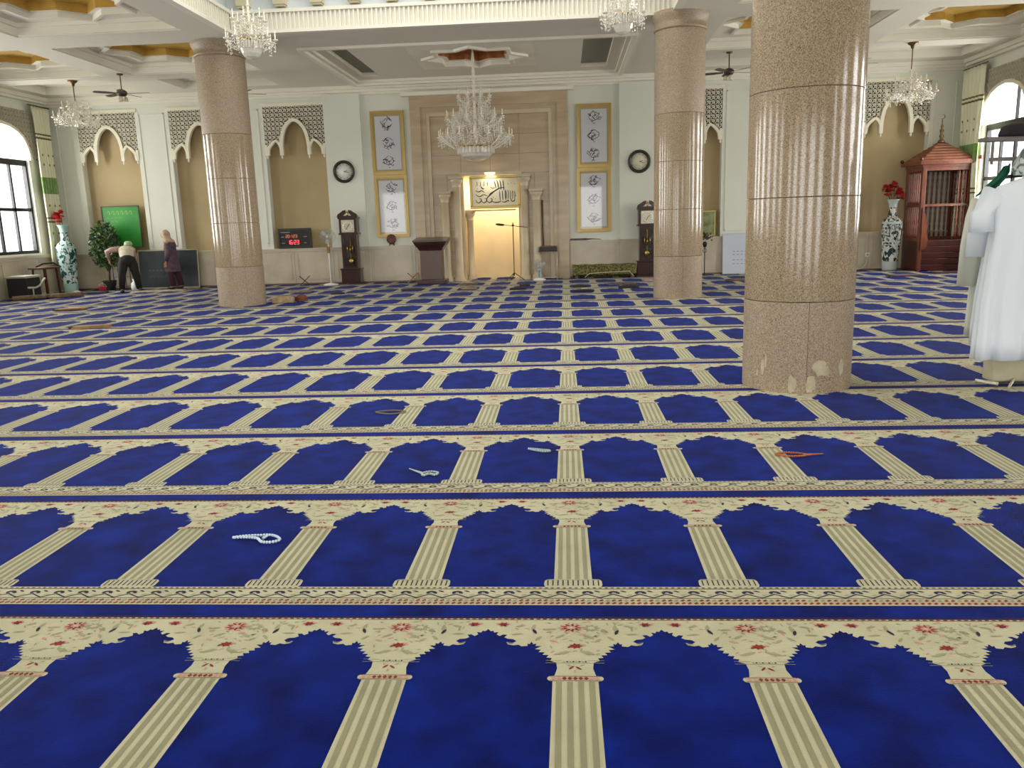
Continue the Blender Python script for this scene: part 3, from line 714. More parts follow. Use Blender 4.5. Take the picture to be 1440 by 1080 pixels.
def star_wall(b, cx, cy, s0, s1, z0, z1, n=64, m=0, capz=False):
    v0 = []; v1 = []
    for i in range(n):
        a = 2*PI*i/n; v0.append((cx+star_r(a,s0)*math.cos(a), cy+star_r(a,s0)*math.sin(a), z0)); v1.append((cx+star_r(a,s1)*math.cos(a), cy+star_r(a,s1)*math.sin(a), z1))
    b.add(v0+v1, [(i,(i+1)%n,n+(i+1)%n,n+i) for i in range(n)], False, m)
    if capz: b.add(v1, [tuple(range(n))], False, m)
def coffer_meshes(hw, hd, zp, s_, goldm, rise=.14):
    a = MB(); ring_panel(a, 0, 0, hw, hd, zp, s_)
    star_wall(a, 0, 0, s_, s_, zp, zp+.05); star_wall(a, 0, 0, s_, s_*.9, zp+.05, zp+.05)
    # edge moulding of the coffer, one step
    for x0,x1,y0,y1 in ((-hw,hw,-hd,-hd+.10),(-hw,hw,hd-.10,hd),(-hw,-hw+.10,-hd+.1,hd-.1),(hw-.10,hw,-hd+.1,hd-.1)): a.box(x0,x1,y0,y1,zp-.07,zp)
    for x0,x1,y0,y1 in ((-hw,hw,-hd,-hd+.05),(-hw,hw,hd-.05,hd),(-hw,-hw+.05,-hd+.05,hd-.05),(hw-.05,hw,-hd+.05,hd-.05)): a.box(x0,x1,y0,y1,4.97,zp-.07)
    # raised rim of the star
    v = []; n = 64
    star_wall(a, 0, 0, s_*1.06, s_*1.06, zp-.001, zp-.04); star_wall(a, 0, 0, s_*1.06, s_, zp-.04, zp-.04); star_wall(a, 0, 0, s_, s_, zp-.04, zp)
    g = MB(); star_wall(g, 0, 0, s_*.9, s_*.9, zp+.05, zp+.05+rise, capz=True)
    return a.mesh('coffer_panel', MOLD), g.mesh('gold_recess', goldm)
cp_me, cg_me = coffer_meshes(CW, CD, 5.17, .92, GOLDC)
for c in CXs:
    for y in CYs:
        if y < 10 and y != 9.4 and y < 5: continue
        p = lsub('coffer_panel', cp_me, ceiling, (c, y, 0)); lsub('gold_recess', cg_me, p)
for c in CXs:
    for y in (1.6,-2.3): MB().box(c-CW,c+CW,y-CD,y+CD,5.17,5.2).build('coffer_panel', CEIL, ceiling)
# centre field with two side troughs and rosette
b = MB(); zf = 5.02
T0, T1, T2, T3 = -4.80, -4.38, .43, 1.04
ring_panel(b, CX, 18.55, (T2-T1)/2-.0, (PY1-PY0)/2, zf, .74) if False else None
rc = (-1.9, 18.55)
vi = []
b = MB()
b.box(PX0,T0,PY0,PY1,zf,zf+.1); b.box(T3,PX1,PY0,PY1,zf,zf+.1)
b.box(T1,rc[0]-1.3,PY0,PY1,zf,zf+.1); b.box(rc[0]+1.3,T2,PY0,PY1,zf,zf+.1); b.box(rc[0]-1.3,rc[0]+1.3,PY0,rc[1]-1.3,zf,zf+.1); b.box(rc[0]-1.3,rc[0]+1.3,rc[1]+1.3,PY1,zf,zf+.1)
b.box(T0,T1,20.3,PY1,zf,zf+.1); b.box(T2,T3,20.3,PY1,zf,zf+.1)
b.build('ceiling_field', CEIL, ceiling)
a = MB(); ring_panel(a, 0, 0, 1.3, 1.3, zf, .74); s_ = .74
star_wall(a, 0, 0, s_*1.12, s_*1.12, zf-.001, zf-.05); star_wall(a, 0, 0, s_*1.12, s_, zf-.05, zf-.05); star_wall(a, 0, 0, s_, s_, zf-.05, zf+.06); star_wall(a, 0, 0, s_, s_*.86, zf+.06, zf+.06)
star_wall(a, 0, 0, s_*.86, s_*.86, zf+.06, zf+.07)
o = a.build('rosette_panel', MOLD, ceiling, fix=False); o.location = (rc[0], rc[1], 0)
g = MB(); star_wall(g, 0, 0, s_*.86, s_*.86, zf+.07, zf+.24, capz=True); g2 = g.build('copper_recess', GOLDO, o, fix=False)
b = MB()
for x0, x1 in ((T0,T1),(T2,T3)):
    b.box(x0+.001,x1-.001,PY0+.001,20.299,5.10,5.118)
b.build('ceiling_trough', GREYT, ceiling)  # one grey for both trough roofs, darker than the ceiling field
b = MB()
for k, (o_, z0_) in enumerate(((0,4.90),(.07,4.93))):
    pass
for x0,x1,y0,y1 in ((PX0-.10,PX0,PY0-.1,PY1+.1),(PX1,PX1+.10,PY0-.1,PY1+.1),(PX0,PX1,PY0-.10,PY0),(PX0,PX1,PY1,PY1+.10)): b.box(x0,x1,y0,y1,4.90,4.95)
for x0,x1,y0,y1 in ((PX0,PX0+.08,PY0,PY1),(PX1-.08,PX1,PY0,PY1),(PX0+.08,PX1-.08,PY0,PY0+.08),(PX0+.08,PX1-.08,PY1-.08,PY1)): b.box(x0,x1,y0,y1,4.96,5.02)
b.build('ceiling_moulding', MOLD, ceiling)
# light well: ribbed friezes on its four sides, bracket row, closed high ceiling with an added area lamp
fr = MB()
fr.box(WX0,WX1,WY1-.02,WY1+.25,5.3,7.2); fr.box(WX0-.25,WX0,WY0,WY1+.25,5.3,7.2); fr.box(WX1,WX1+.25,WY0,WY1+.25,5.3,7.2); fr.box(WX0,WX1,WY0-.25,WY0,5.3,7.2)
fr.box(WX0-.25,WX1+.25,WY0-.25,WY1+.25,7.25,7.35)
well = struct('trim_2', fr, mat('well_paint', (206,212,214), .8))
b = MB()
# bottom lip, frieze board, top lip along back, left, right
b.box(WX0,WX1,WY1-.14,WY1,4.95,5.01); b.box(WX0,WX1,WY1-.06,WY1,5.01,5.30); b.box(WX0,WX1,WY1-.12,WY1,5.30,5.36)
for s_, X in ((1,WX0),(-1,WX1)):
    xa, xb, xc = X+s_*.14, X+s_*.06, X+s_*.12
    b.box(min(X,xa),max(X,xa),WY0,WY1-.14,4.95,5.01); b.box(min(X,xb),max(X,xb),WY0,WY1-.06,5.01,5.30); b.box(min(X,xc),max(X,xc),WY0,WY1-.12,5.30,5.36)
b.build('frieze_board', MOLD, well)
b = MB(); n = 96
for i in range(n):
    x = WX0+.1+(WX1-WX0-.2)*i/(n-1); b.box(x-.016,x+.016,WY1-.10,WY1-.06,5.02,5.30)
for s_, X in ((1,WX0),(-1,WX1)):
    for i in range(130):
        y = WY0+.1+(WY1-WY0-.3)*i/129; x1 = X+s_*.10; x0 = X+s_*.06; b.box(min(x0,x1),max(x0,x1),y-.016,y+.016,5.02,5.30)
o = b.build('frieze_ribs', MOLD, well); o['kind'] = 'stuff'
bk = MB(); bk.prism([(0,5.42),(-.16,5.42),(-.20,5.56),(-.20,5.72),(0,5.72)], -.11, .11, 'x'); bk.box(-.09,.09,-.13,0,5.39,5.42)
bme = bk.mesh('bracket', mat('bracket_paint', (214,204,170), .7))
for i in range(12): lsub('bracket', bme, well, (WX0+.35+.675*i, WY1-.02, 0))
for i in range(9):
    lsub('bracket', bme, well, (WX0, WY1-.9-.7*i, 0), PI/2); lsub('bracket', bme, well, (WX1, WY1-.9-.7*i, 0), -PI/2)

# ================================================================== GRANITE COLUMNS
def column(x, y, r, top, joints, label, rot, flag):
    t = thing('granite_column', label, 'column', (x, y, 0), rot)
    MB().lathe([(r-.02,0),(r-.02,top)], n=48).build('core', JOINT, t)
    z0 = 0
    for k, z1 in enumerate(joints+[top-.30]):
        n = 2; off = 0 if k == 0 else PI/2
        for i in range(n):
            a0, a1 = 2*PI*i/n+off+.003, 2*PI*(i+1)/n+off-.003
            b = MB(); za, zb = z0+.003, z1-.003
            b.lathe([(r-.02,za),(r-.001,za)], n=24, a0=a0, a1=a1, sm=False); b.lathe([(r-.001,za),(r,za+.002)], n=24, a0=a0, a1=a1, sm=False)
            b.lathe([(r,za+.002),(r,zb-.002)], n=24, a0=a0, a1=a1); b.lathe([(r,zb-.002),(r-.001,zb)], n=24, a0=a0, a1=a1, sm=False); b.lathe([(r-.001,zb),(r-.02,zb)], n=24, a0=a0, a1=a1, sm=False)
            b.build('granite_drum_shell', GRANM if k in flag else GRAN, t)
        z0 = z1
    MB().lathe([(r,top-.30),(r+.02,top-.29),(r+.02,top-.25),(r,top-.24),(r+.01,top-.16),(r+.05,top-.10),(r+.06,top-.04),(r+.06,top)], n=48).build('capital', GRANM, t)
    return t
c1 = column(-6.48, 15.92, .455, 4.98, [.78,1.62,2.46,3.28], 'tan granite column standing left, in front of the niched wall', -.97, (0,4))
c2 = column(2.09, 15.42, .445, 4.98, [.78,1.62,2.46,3.28], 'tan granite column in the middle distance right of the tan-dial clock', -1.5, (0,4))
c3 = column(2.02, 7.21, .455, 4.98, [.775,1.62,2.46,3.28], 'big near granite column with chipped patched foot', -1.65, (0,))
def patch(cx_a, cz, w_, h_, seed, c=(206,194,168)):
    rnd = random.Random(seed); pts = []; n = 14
    for i in range(n):
        a = 2*PI*i/n; q = rnd.uniform(.7,1.1); pts.append((cx_a+w_*q*math.cos(a)/.456, cz+h_*q*math.sin(a)))
    b = MB(); cen = (cx_a, cz)
    R_ = .4575
    b.add([(R_*math.cos(cen[0]),R_*math.sin(cen[0]),cen[1])]+[(R_*math.cos(a),R_*math.sin(a),z) for a,z in pts]+[(.45*math.cos(a),.45*math.sin(a),z) for a,z in pts],
          [(0,1+i,1+(i+1)%n) for i in range(n)]+[(1+i,1+n+i,1+n+(i+1)%n,1+(i+1)%n) for i in range(n)])
    b.build('mortar_patch', mat('mortar', (196,186,160), .85, c2=(176,162,136), scale=14), c3)
_b = -1.843+1.65
for a, z, w_, h_, s_ in ((-.62,.22,.022,.085,4),(-.56,.28,.010,.07,6),(-.06,.09,.035,.085,2),(.27,.09,.045,.085,11),(.42,.23,.065,.075,1),(.55,.20,.04,.05,7),(.90,.225,.034,.075,3),(-.75,.16,.015,.03,5)):
    patch(_b+a, z, w_, h_, s_)

# ================================================================== CHANDELIERS
def chandelier(x, y, ztop, zbot, R, label, tiers, metal, rod=None, group=None, bowl=True, strings=40):
    t = thing('chandelier', label, 'chandelier', (x, y, zbot), 0, group); H = ztop-zbot
    MB().lathe([(.0,H-.12),(.03,H-.12),(.05,H-.06),(.10,H-.03),(.11,H)], n=18).build('canopy', metal, t)
    if rod: MB().tube([(0,0,rod-zbot),(0,0,H-.1)], .012).build('rod', metal, t)
    st = MB(); hb = (rod-zbot if rod else H-.12); lo = .12*H if bowl else .1
    prof = [(.0,lo)]; n = 16
    for i in range(1,n): prof.append((.012+R*(.008+.022*abs(math.sin(i*1.7))), lo+(hb-lo)*i/n))
    prof.append((.01,hb)); st.lathe(prof, n=12); st.build('stem', CRYSW, t)
    if bowl:
        bz = zbot
        bw = MB().lathe([(.0,0),(.14*R,.01),(.28*R,.04),(.38*R,.09),(.43*R,.15),(.45*R,.17),(.45*R,.28),(.43*R,.28),(.43*R,.18)], n=18, sm=False, cap=False).build('bowl', CRYS, t)
        d = MB()
        for i in range(28):
            a = 2*PI*i/28; d.bar((.485*R*math.cos(a),.485*R*math.sin(a),.16),(.485*R*math.cos(a),.485*R*math.sin(a),.29),.030*R+.01,.02)
        d.build('prism_ring', CRYS, bw)['kind'] = 'stuff'
        MB().lathe([(.48*R,.29),(.5*R,.295),(.5*R,.31),(.48*R,.315)], n=28).build('ring', metal, bw)
    rnd = random.Random(int(abs(x*100)+y))
    drops = MB()
    for (tz, tr, na) in tiers:
        for i in range(na):
            a = 2*PI*i/na+tz; c_, s_ = math.cos(a), math.sin(a)
            pts = [(c_*tr*f, s_*tr*f, tz+h) for f, h in ((.08,.02),(.3,-.10*tr/.6),(.6,-.14*tr/.6),(.88,-.04),(1,.05))]
            arm = MB().tube(pts, .010 if R > .6 else .008, 6).build('arm', CRYSW, t)
            cx_, cy_ = c_*tr, s_*tr; cp_ = MB()
            cp_.lathe([(.0,.03),(.035,.035),(.05,.055),(.052,.06)], (cx_,cy_,tz), 10); cp_.lathe([(.013,.055),(.013,.15)], (cx_,cy_,tz), 8); cp_.lathe([(.0,.22),(.010,.19),(.014,.165),(.008,.15)], (cx_,cy_,tz), 8)
            cp_.build('candle_lamp', CRYSW, arm)
            for q in range(5):
                aa = a+rnd.uniform(-.12,.12); rr = tr*(1+rnd.uniform(-.08,.06)); l_ = rnd.uniform(.03,.05)
                for w__ in range(rnd.choice((1,2,3))):
                    zz = tz+.03-.065*w__-q*.004; p = (rr*math.cos(aa), rr*math.sin(aa), zz)
                    drops.add([(p[0],p[1],zz),(p[0]+.012,p[1],zz-l_*.6),(p[0],p[1]+.012,zz-l_*.6),(p[0]-.012,p[1],zz-l_*.6),(p[0],p[1]-.012,zz-l_*.6),(p[0],p[1],zz-l_)], [(0,1,2),(0,2,3),(0,3,4),(0,4,1),(5,2,1),(5,3,2),(5,4,3),(5,1,4)])
        # swags from the stem down to this tier
        for i in range(na):
            a = 2*PI*(i+.5)/na+tz; zt = min(tz+.65*R, hb-.05)
            for k in range(9):
                f = k/8; rr = tr*f*.95+.03; zz = zt+(tz-.02-zt)*f-.18*R*math.sin(PI*f)
                drops.ball((rr*math.cos(a), rr*math.sin(a), zz), .012, 6)
    # hanging strings of crystals filling the cone between the tiers
    zt_, zb_ = tiers[-1][0]+.18*R, tiers[0][0]-.02
    for q in range(strings):
        f = rnd.random()**.7; a = rnd.uniform(0, 2*PI); rr = (tiers[-1][1]*.5*(1-f)+tiers[0][1]*1.0*f)*rnd.uniform(.75,1.0); z = zt_+(zb_-zt_)*f
        for w__ in range(rnd.choice((2,3,4))):
            zz = z-.045*w__; p = (rr*math.cos(a), rr*math.sin(a)); g_ = .015
            drops.add([(p[0],p[1],zz),(p[0]+g_,p[1],zz-.018),(p[0],p[1]+g_,zz-.018),(p[0]-g_,p[1],zz-.018),(p[0],p[1]-g_,zz-.018),(p[0],p[1],zz-.04)], [(0,1,2),(0,2,3),(0,3,4),(0,4,1),(5,2,1),(5,3,2),(5,4,3),(5,1,4)])
    o = drops.build('crystal_drops', CRYS, t); o['kind'] = 'stuff'
    return t
chandelier(-1.92, 18.4, 5.30, 2.82, .82, 'large crystal chandelier hanging before the prayer niche', [(.46,.80,16),(.86,.62,12),(1.30,.36,8)], BRASS, strings=520)
chandelier(-5.22, 14.2, 5.95, 4.30, .42, 'crystal chandelier hanging beside the top of the left column', [(.26,.40,9),(.58,.26,6)], BRASS, strings=110)
chandelier(1.00, 14.2, 6.05, 4.42, .38, 'crystal chandelier hanging left of the middle column top', [(.26,.36,9),(.58,.24,6)], BRASS, strings=110)
chandelier(7.42, 18.75, 4.95, 3.62, .54, 'crystal chandelier on a brown rod, above the wooden pulpit house', [(.26,.50,9),(.48,.30,6)], DBRASS, 4.42, bowl=False, strings=130)
chandelier(-11.20, 18.9, 4.95, 3.82, .52, 'crystal chandelier on a dark rod in the left corner by the curtain', [(.26,.48,9),(.48,.28,6)], DBRASS, 4.50, bowl=False, strings=130)

# ceiling fans
def fan(x, y, label, a0, blades=5):
    t = thing('ceiling_fan', label, 'fan', (x, y, 4.50), 0)
    MB().lathe([(.012,.1),(.012,.42),(.06,.42),(.07,.45)], n=14).build('downrod', DBRASS, t)
    MB().lathe([(.0,-.03),(.08,-.02),(.11,.02),(.11,.07),(.06,.11),(.0,.12)], n=20).build('motor', mat('fan_bronze', (70,64,56), .4, .4), t)
    for k in range(blades):
        a = a0+2*PI*k/blades; c_, s_ = math.cos(a), math.sin(a); b = MB()
        pts = [(.12,-.03),(.2,-.045),(.34,-.065),(.56,-.06),(.60,0),(.56,.06),(.34,.065),(.2,.045),(.12,.03)]
        vs = [(u*c_-v*s_, u*s_+v*c_, .03+v*.18+dz) for dz in (0,.008) for u, v in pts]; n = len(pts)
        b.add(vs, [tuple(range(n)), tuple(reversed(range(n,2*n)))]+[(i,n+i,n+(i+1)%n,(i+1)%n) for i in range(n)])
        b.build('blade', mat('fan_blade', (92,82,70), .5), t)
    for k in range(3):
        a = a0+.5+2*PI*k/3; MB().lathe([(.0,-.03),(.03,-.04),(.045,-.10),(.05,-.13),(.045,-.13),(.03,-.06)], (.07*math.cos(a),.07*math.sin(a),-.0), 12).build('lamp_shade', mat('fan_shade',(222,214,186),.4), t)
fan(-9.77, 18.35, 'bronze ceiling fan left of the left column, beside the corner chandelier', .1)
fan(-7.35, 19.0, 'bronze ceiling fan half hidden behind the left column', .45)
fan(3.62, 18.9, 'bronze ceiling fan seen between the middle and the big column', .3)
fan(6.05, 18.5, 'bronze ceiling fan with only a blade tip showing right of the big column', .05)

# ================================================================== CURTAINS
def curtain(X, sgn, y0, y1, z0, z1, label):
    t = thing('curtain', label, 'curtain', (X+sgn*.17, (y0+y1)/2, z0))
    n = 40; bands = [0,.30,.50,.62,.66,.68,.72,1.0]
    H = z1-z0; W = y1-y0; rows = 26; b = MB()
    cols_ = {'c':0,'g':1,'b':2}
    def band(f):
        if .455 < f < .56: return 1
        if .80 < f < .812 or .825 < f < .835 or .27 < f < .28 or .295 < f < .305: return 2
        return 0
    rr = sorted(set([i/rows for i in range(rows+1)]+[.455,.56,.80,.812,.825,.835,.27,.28,.295,.305]))
    vs = []
    for f in rr:
        for i in range(n+1):
            u = i/n; amp = .035+.012*math.sin(7*u); squeeze = 1-.12*math.sin(PI*f)
            vs.append((.045*math.sin(u*2*PI*6+.4*f)+.01*math.sin(f*9+u*4), (u-.5)*W*squeeze, f*H))
    fs = [(j*(n+1)+i, j*(n+1)+i+1, (j+1)*(n+1)+i+1, (j+1)*(n+1)+i) for j in range(len(rr)-1) for i in range(n)]
    o_ = len(b.v); b.add(vs, fs, True)
    b.mi = [band((rr[j]+rr[j+1])/2) for j in range(len(rr)-1) for i in range(n)]
    cc = mat('curtain_cream', (226,226,196), .9); cg = mat('curtain_green', (138,166,104), .9, c2=(116,150,84), scale=9); cbn = mat('curtain_brown', (110,100,62), .9)
    for m_ in (cc, cg, cbn):
        p_ = m_.node_tree.nodes['Principled BSDF']
    cur = b.build('curtain_cloth', [cc, cg, cbn], t, fix=False)
    md = cur.modifiers.new('thick', 'SOLIDIFY'); md.thickness = .006
    d = MB()
    for f in (.64,.70,.38,.20,.12):
        for u in (-.28,.05,.32):
            d.ball((.055*sgn, u*W, f*H), .024, 8, sc=(.35,1,1.3))
    o2 = d.build('printed_dots', cbn, cur); o2['kind'] = 'stuff'
    MB().tube([(0,-W/2-.1,H+.02),(0,W/2+.05,H+.02)], .018).build('curtain_rail', DBRASS, t)
curtain(XL, 1, 20.42, 21.12, .75, 4.68, 'cream curtain with green band, hanging by left corner window')
curtain(XR, -1, 20.10, 21.05, .75, 4.68, 'cream curtain with green band, hanging in right corner behind pulpit house')

# ================================================================== VASES WITH FLOWERS
def vase(x, y, label, fl, seed):
    t = thing('floor_vase', label, 'vase', (x, y, .012))
    prof = [(.17,0),(.175,.05),(.19,.3),(.215,.7),(.235,1.05),(.23,1.18),(.19,1.26),(.12,1.31),(.10,1.38),(.09,1.5),(.10,1.62),(.13,1.70),(.15,1.73),(.135,1.73),(.09,1.66),(.08,1.5)]
    m = bpy.data.materials.new('porcelain_'+('teal' if seed == 1 else 'ink')); m.use_nodes = True; nt = m.node_tree; p = nt.nodes['Principled BSDF']
    tc = nt.nodes.new('ShaderNodeTexCoord'); mp = nt.nodes.new('ShaderNodeMapping'); mp.inputs['Scale'].default_value = (4.5,4.5,3.2)
    nz = nt.nodes.new('ShaderNodeTexNoise'); nz.inputs['Scale'].default_value = 2.6; nz.inputs['Detail'].default_value = 8; nz.inputs['Distortion'].default_value = 1.2
    rp = nt.nodes.new('ShaderNodeValToRGB'); e = rp.color_ramp.elements
    light = (206,222,216) if seed == 1 else (214,216,208); darkc = (22,84,84) if seed == 1 else (40,56,58)
    e[0].position = .47; e[0].color = lin(light); e[1].position = .53; e[1].color = lin(darkc)
    nt.links.new(tc.outputs['Object'], mp.inputs[0]); nt.links.new(mp.outputs[0], nz.inputs['Vector']); nt.links.new(nz.outputs['Fac'], rp.inputs['Fac'])
    sz = nt.nodes.new('ShaderNodeSeparateXYZ'); nt.links.new(tc.outputs['Object'], sz.inputs[0])
    bnd = nt.nodes.new('ShaderNodeValToRGB'); bnd.color_ramp.interpolation = 'CONSTANT'; be = bnd.color_ramp.elements
    be[0].color = (0,0,0,1); be[0].position = 0; be[1].color = (1,1,1,1); be[1].position = .13
    for q, v in ((.36,0),(.375,1),(.40,0),(.42,1),(.66,0),(.69,1),(.89,0)): el = be.new(q); el.color = (v,v,v,1)
    dv = nt.nodes.new('ShaderNodeMath'); dv.operation = 'DIVIDE'; dv.inputs[1].default_value = 1.73; nt.links.new(sz.outputs['Z'], dv.inputs[0]); nt.links.new(dv.outputs[0], bnd.inputs['Fac'])
    mx = nt.nodes.new('ShaderNodeMixRGB'); mx.inputs[1].default_value = lin((168,202,194) if seed == 1 else (190,204,200)); nt.links.new(bnd.outputs['Color'], mx.inputs[0]); nt.links.new(rp.outputs['Color'], mx.inputs[2])
    nt.links.new(mx.outputs[0], p.inputs['Base Color']); p.inputs['Roughness'].default_value = .12
    MB().lathe(prof, n=32).build('vase_body', m, t)
    b = thing_fl = MB(); rnd = random.Random(seed)
    ft = thing('flower_bunch', fl, 'flowers', (x, y, 1.70))
    cs = [(-.14,0,.20),(.14,.02,.22),(0,-.03,.38),(-.05,.10,.30),(.07,-.1,.16),(-.2,-.03,.30),(.19,0,.10)] if seed != 1 else [(-.10,0,.18),(-.16,.02,.28),(-.05,.05,.32)]
    st = MB()
    for c in cs: st.tube([(0,0,-.3),(c[0]*.4,c[1]*.4,.0),c], .006, 5)
    st.build('stems', mat('flower_stem', (60,84,44), .7), ft)
    for c in cs:
        b = MB()
        for k in range(34):
            a = rnd.uniform(0,2*PI); e_ = rnd.uniform(-.6,1.4); d = Vector((math.cos(a)*math.cos(e_), math.sin(a)*math.cos(e_), math.sin(e_)))
            u = d.cross(Vector((0,0,1))).normalized()*.05; v = d.cross(u).normalized()*.04; o_ = Vector(c)+d*.04
            b.add([o_-u*.4, o_+d*.045-u, o_+d*.085+v*.4, o_+d*.045+u, o_+u*.4], [(0,1,2,3,4)])
        b.build('bloom', mat('red_petals', (204,34,40), .6, c2=(168,20,30), scale=30), ft, fix=False)
vase(-12.98, 20.62, 'tall teal and white porcelain floor vase in the left corner by curtain', 'red artificial flowers leaning out of the teal vase', 1)
vase(8.06, 20.95, 'tall grey-patterned porcelain floor vase beside the wooden pulpit house', 'big red artificial flowers in the vase beside the wooden pulpit house', 2)

# ================================================================== WOODEN PULPIT HOUSE (minbar)
def minbar():
    t = thing('roofed_pulpit', 'red-brown wooden roofed pulpit with turned spindles and pyramid roof in right corner', 'pulpit', (9.03, 20.80, .012))
    hx, hy = .57, .48
    for x, y in ((-hx,-hy),(hx-.09,-hy),(-hx,hy-.09),(hx-.09,hy-.09)): bevel(MB().box(x,x+.09,y,y+.09,0,2.5).build('post', WOODR, t), .006)
    for k in range(5):
        z = .02+.145*k; bevel(MB().box(-hx+.09,hx-.09,-hy+.01+.0*k,-hy+.05,z,z+.135).build('front_board', WOODR2, t), .006)
    for sx in (-1,1): MB().box(sx*hx-(.03 if sx>0 else -.0), sx*hx+(.0 if sx>0 else .03), -hy+.09, hy-.09, .02, .72).build('side_board', WOODR2, t)
    MB().box(-hx+.09,hx-.09,-hy+.05,hy-.05,.66,.72).build('platform', WOODR2, t)
    # rails
    for z0, z1 in ((2.36,2.50),(1.53,1.59),(.72,.80)):
        r = MB(); r.box(-hx+.01,-hx+.07,-hy+.09,hy-.09,z0,z1); r.box(hx-.07,hx-.01,-hy+.09,hy-.09,z0,z1); r.box(-hx+.09,hx-.09,hy-.07,hy-.01,z0,z1)
        if z0 > 1: r.box(-hx+.09,hx-.09,-hy+.01,-hy+.07,z0,z1)
        r.build('rail', WOODR, t)
    sp = MB()
    pr = []
    for k in range(13):
        z = k/12; pr.append((.016+.010*abs(math.sin(k*1.9)), z))
    s1 = MB().lathe([(a, z*.77) for a, z in pr], n=8).mesh('spindle', WOODR)
    for zb in (.79,1.59):
        for k in range(7):
            lsub('spindle', s1, t, (-hx+.04, -hy+.15+.11*k, zb)); lsub('spindle', s1, t, (hx-.04, -hy+.15+.11*k, zb))
        for k in range(9): lsub('spindle', s1, t, (-hx+.17+.115*k, hy-.04, zb))
    for x in (.28,.36,.44): 
        for zb in (.79,1.58): lsub('spindle', s1, t, (x, -hy+.04, zb))
    # scrolled bracket at the front left post
    MB().prism([(-.53,.50),(-.40,.55),(-.36,.75),(-.42,.95),(-.40,1.15),(-.47,1.38),(-.53,1.5)], -hy-.03, -hy+.02).build('scroll_bracket', WOODR, t)
    b = MB(); b.box(-hx-.10,hx+.10,-hy-.10,hy+.10,2.50,2.57); b.box(-hx-.02,hx+.02,-hy-.02,hy+.02,2.44,2.50); b.build('eave', WOODR, t)
    rows = 7
    for k in range(rows):
        f0, f1 = 1-k/rows*.93, 1-(k+1)/rows*.93; z0 = 2.57+.066*k; b = MB()
        a, c_ = (hx+.09)*f0, (hy+.09)*f0; a2, c2 = (hx+.09)*f1+.01, (hy+.09)*f1+.01
        b.add([(-a,-c_,z0),(a,-c_,z0),(a,c_,z0),(-a,c_,z0),(-a,-c_,z0+.022),(a,-c_,z0+.022),(a,c_,z0+.022),(-a,c_,z0+.022),(-a2,-c2,z0+.064),(a2,-c2,z0+.064),(a2,c2,z0+.064),(-a2,c2,z0+.064)],
              [(0,3,2,1),(0,1,5,4),(1,2,6,5),(2,3,7,6),(3,0,4,7),(4,5,9,8),(5,6,10,9),(6,7,11,10),(7,4,8,11),(8,9,10,11)])
        b.build('roof_course', mat('roof_wood',(136,82,54),.5,c2=(116,66,42),scale=5), t)
    MB().lathe([(.09,0),(.07,.05),(.03,.09),(.055,.15),(.03,.21),(.05,.28),(.025,.33),(.035,.38),(.015,.43),(.015,.52),(.0,.56)], (0,0,3.02), 16).build('finial', DBRASS, t)
    b = MB(); pts = [(.05*math.cos(a), 3.62+.05*math.sin(a)) for a in [(-2.4+4.2*i/10) for i in range(11)]]; b.tube([(x,0,z) for x,z in pts], [.003+.008*math.sin(PI*i/10) for i in range(11)], 6); b.build('crescent', DBRASS, t)
    for x, y in ((-hx-.1,-hy-.1),(hx+.1,-hy-.1),(-hx-.1,hy+.05)): MB().ball((x,y,2.63), .045, 12).build('corner_knob', WOODR2, t)
minbar()

# ================================================================== FURNITURE ALONG THE BACK WALL
# lectern
t = thing('lectern', 'dark wooden lectern left of the prayer niche columns', 'lectern', (-3.31, 20.25, .012))
bevel(MB().box(-.36,.36,-.26,.26,0,.12).build('plinth', WOODD, t), .02)
bevel(MB().box(-.27,.27,-.19,.19,.12,.84).build('pedestal', mat('lectern_panel',(92,72,64),.35), t), .01)
b = MB()
b.add([(x*w_,y*d_,z) for z,w_,d_ in ((.84,.29,.21),(.88,.30,.22),(.98,.38,.28),(1.05,.41,.31)) for x,y in ((-1,-1),(1,-1),(1,1),(-1,1))],
      [(0,3,2,1)]+[(4*j+i,4*j+(i+1)%4,4*j+4+(i+1)%4,4*j+4+i) for j in range(3) for i in range(4)]+[(12,13,14,15)])
b.build('flared_head', WOODD, t)
b = MB(); b.add([(-.42,-.33,1.05),(.42,-.33,1.05),(.42,.32,1.05),(-.42,.32,1.05),(-.42,-.33,1.09),(.42,-.33,1.09),(.42,.32,1.15),(-.42,.32,1.15)], [(0,3,2,1),(4,5,6,7),(0,1,5,4),(1,2,6,5),(2,3,7,6),(3,0,4,7)])
b.build('reading_top', WOODD, t)
# microphone stand
t = thing('microphone_stand', 'black microphone on tripod boom stand before the lit prayer niche', 'microphone stand', (-1.30, 20.7, .012))
MB().tube([(0,0,.12),(0,0,1.45)], .011).build('pole', BLACK, t)
for k in range(3):
    a = PI/2+2*PI*k/3+.3; MB().tube([(0,0,.20),(.28*math.cos(a),.28*math.sin(a),.01)], .010).build('leg', BLACK, t)
MB().tube([(-.26,0,1.40),(.38,0,1.32)], .008).build('boom', BLACK, t)
MB().ball((0,0,1.38), .03, 10).build('clutch', BLACK, t)
MB().tube([(-.22,0,1.395),(-.26,0,1.40),(-.36,0,1.412),(-.43,0,1.42)], [.014,.026,.030,.018], 12).build('microphone', BLACK, t)
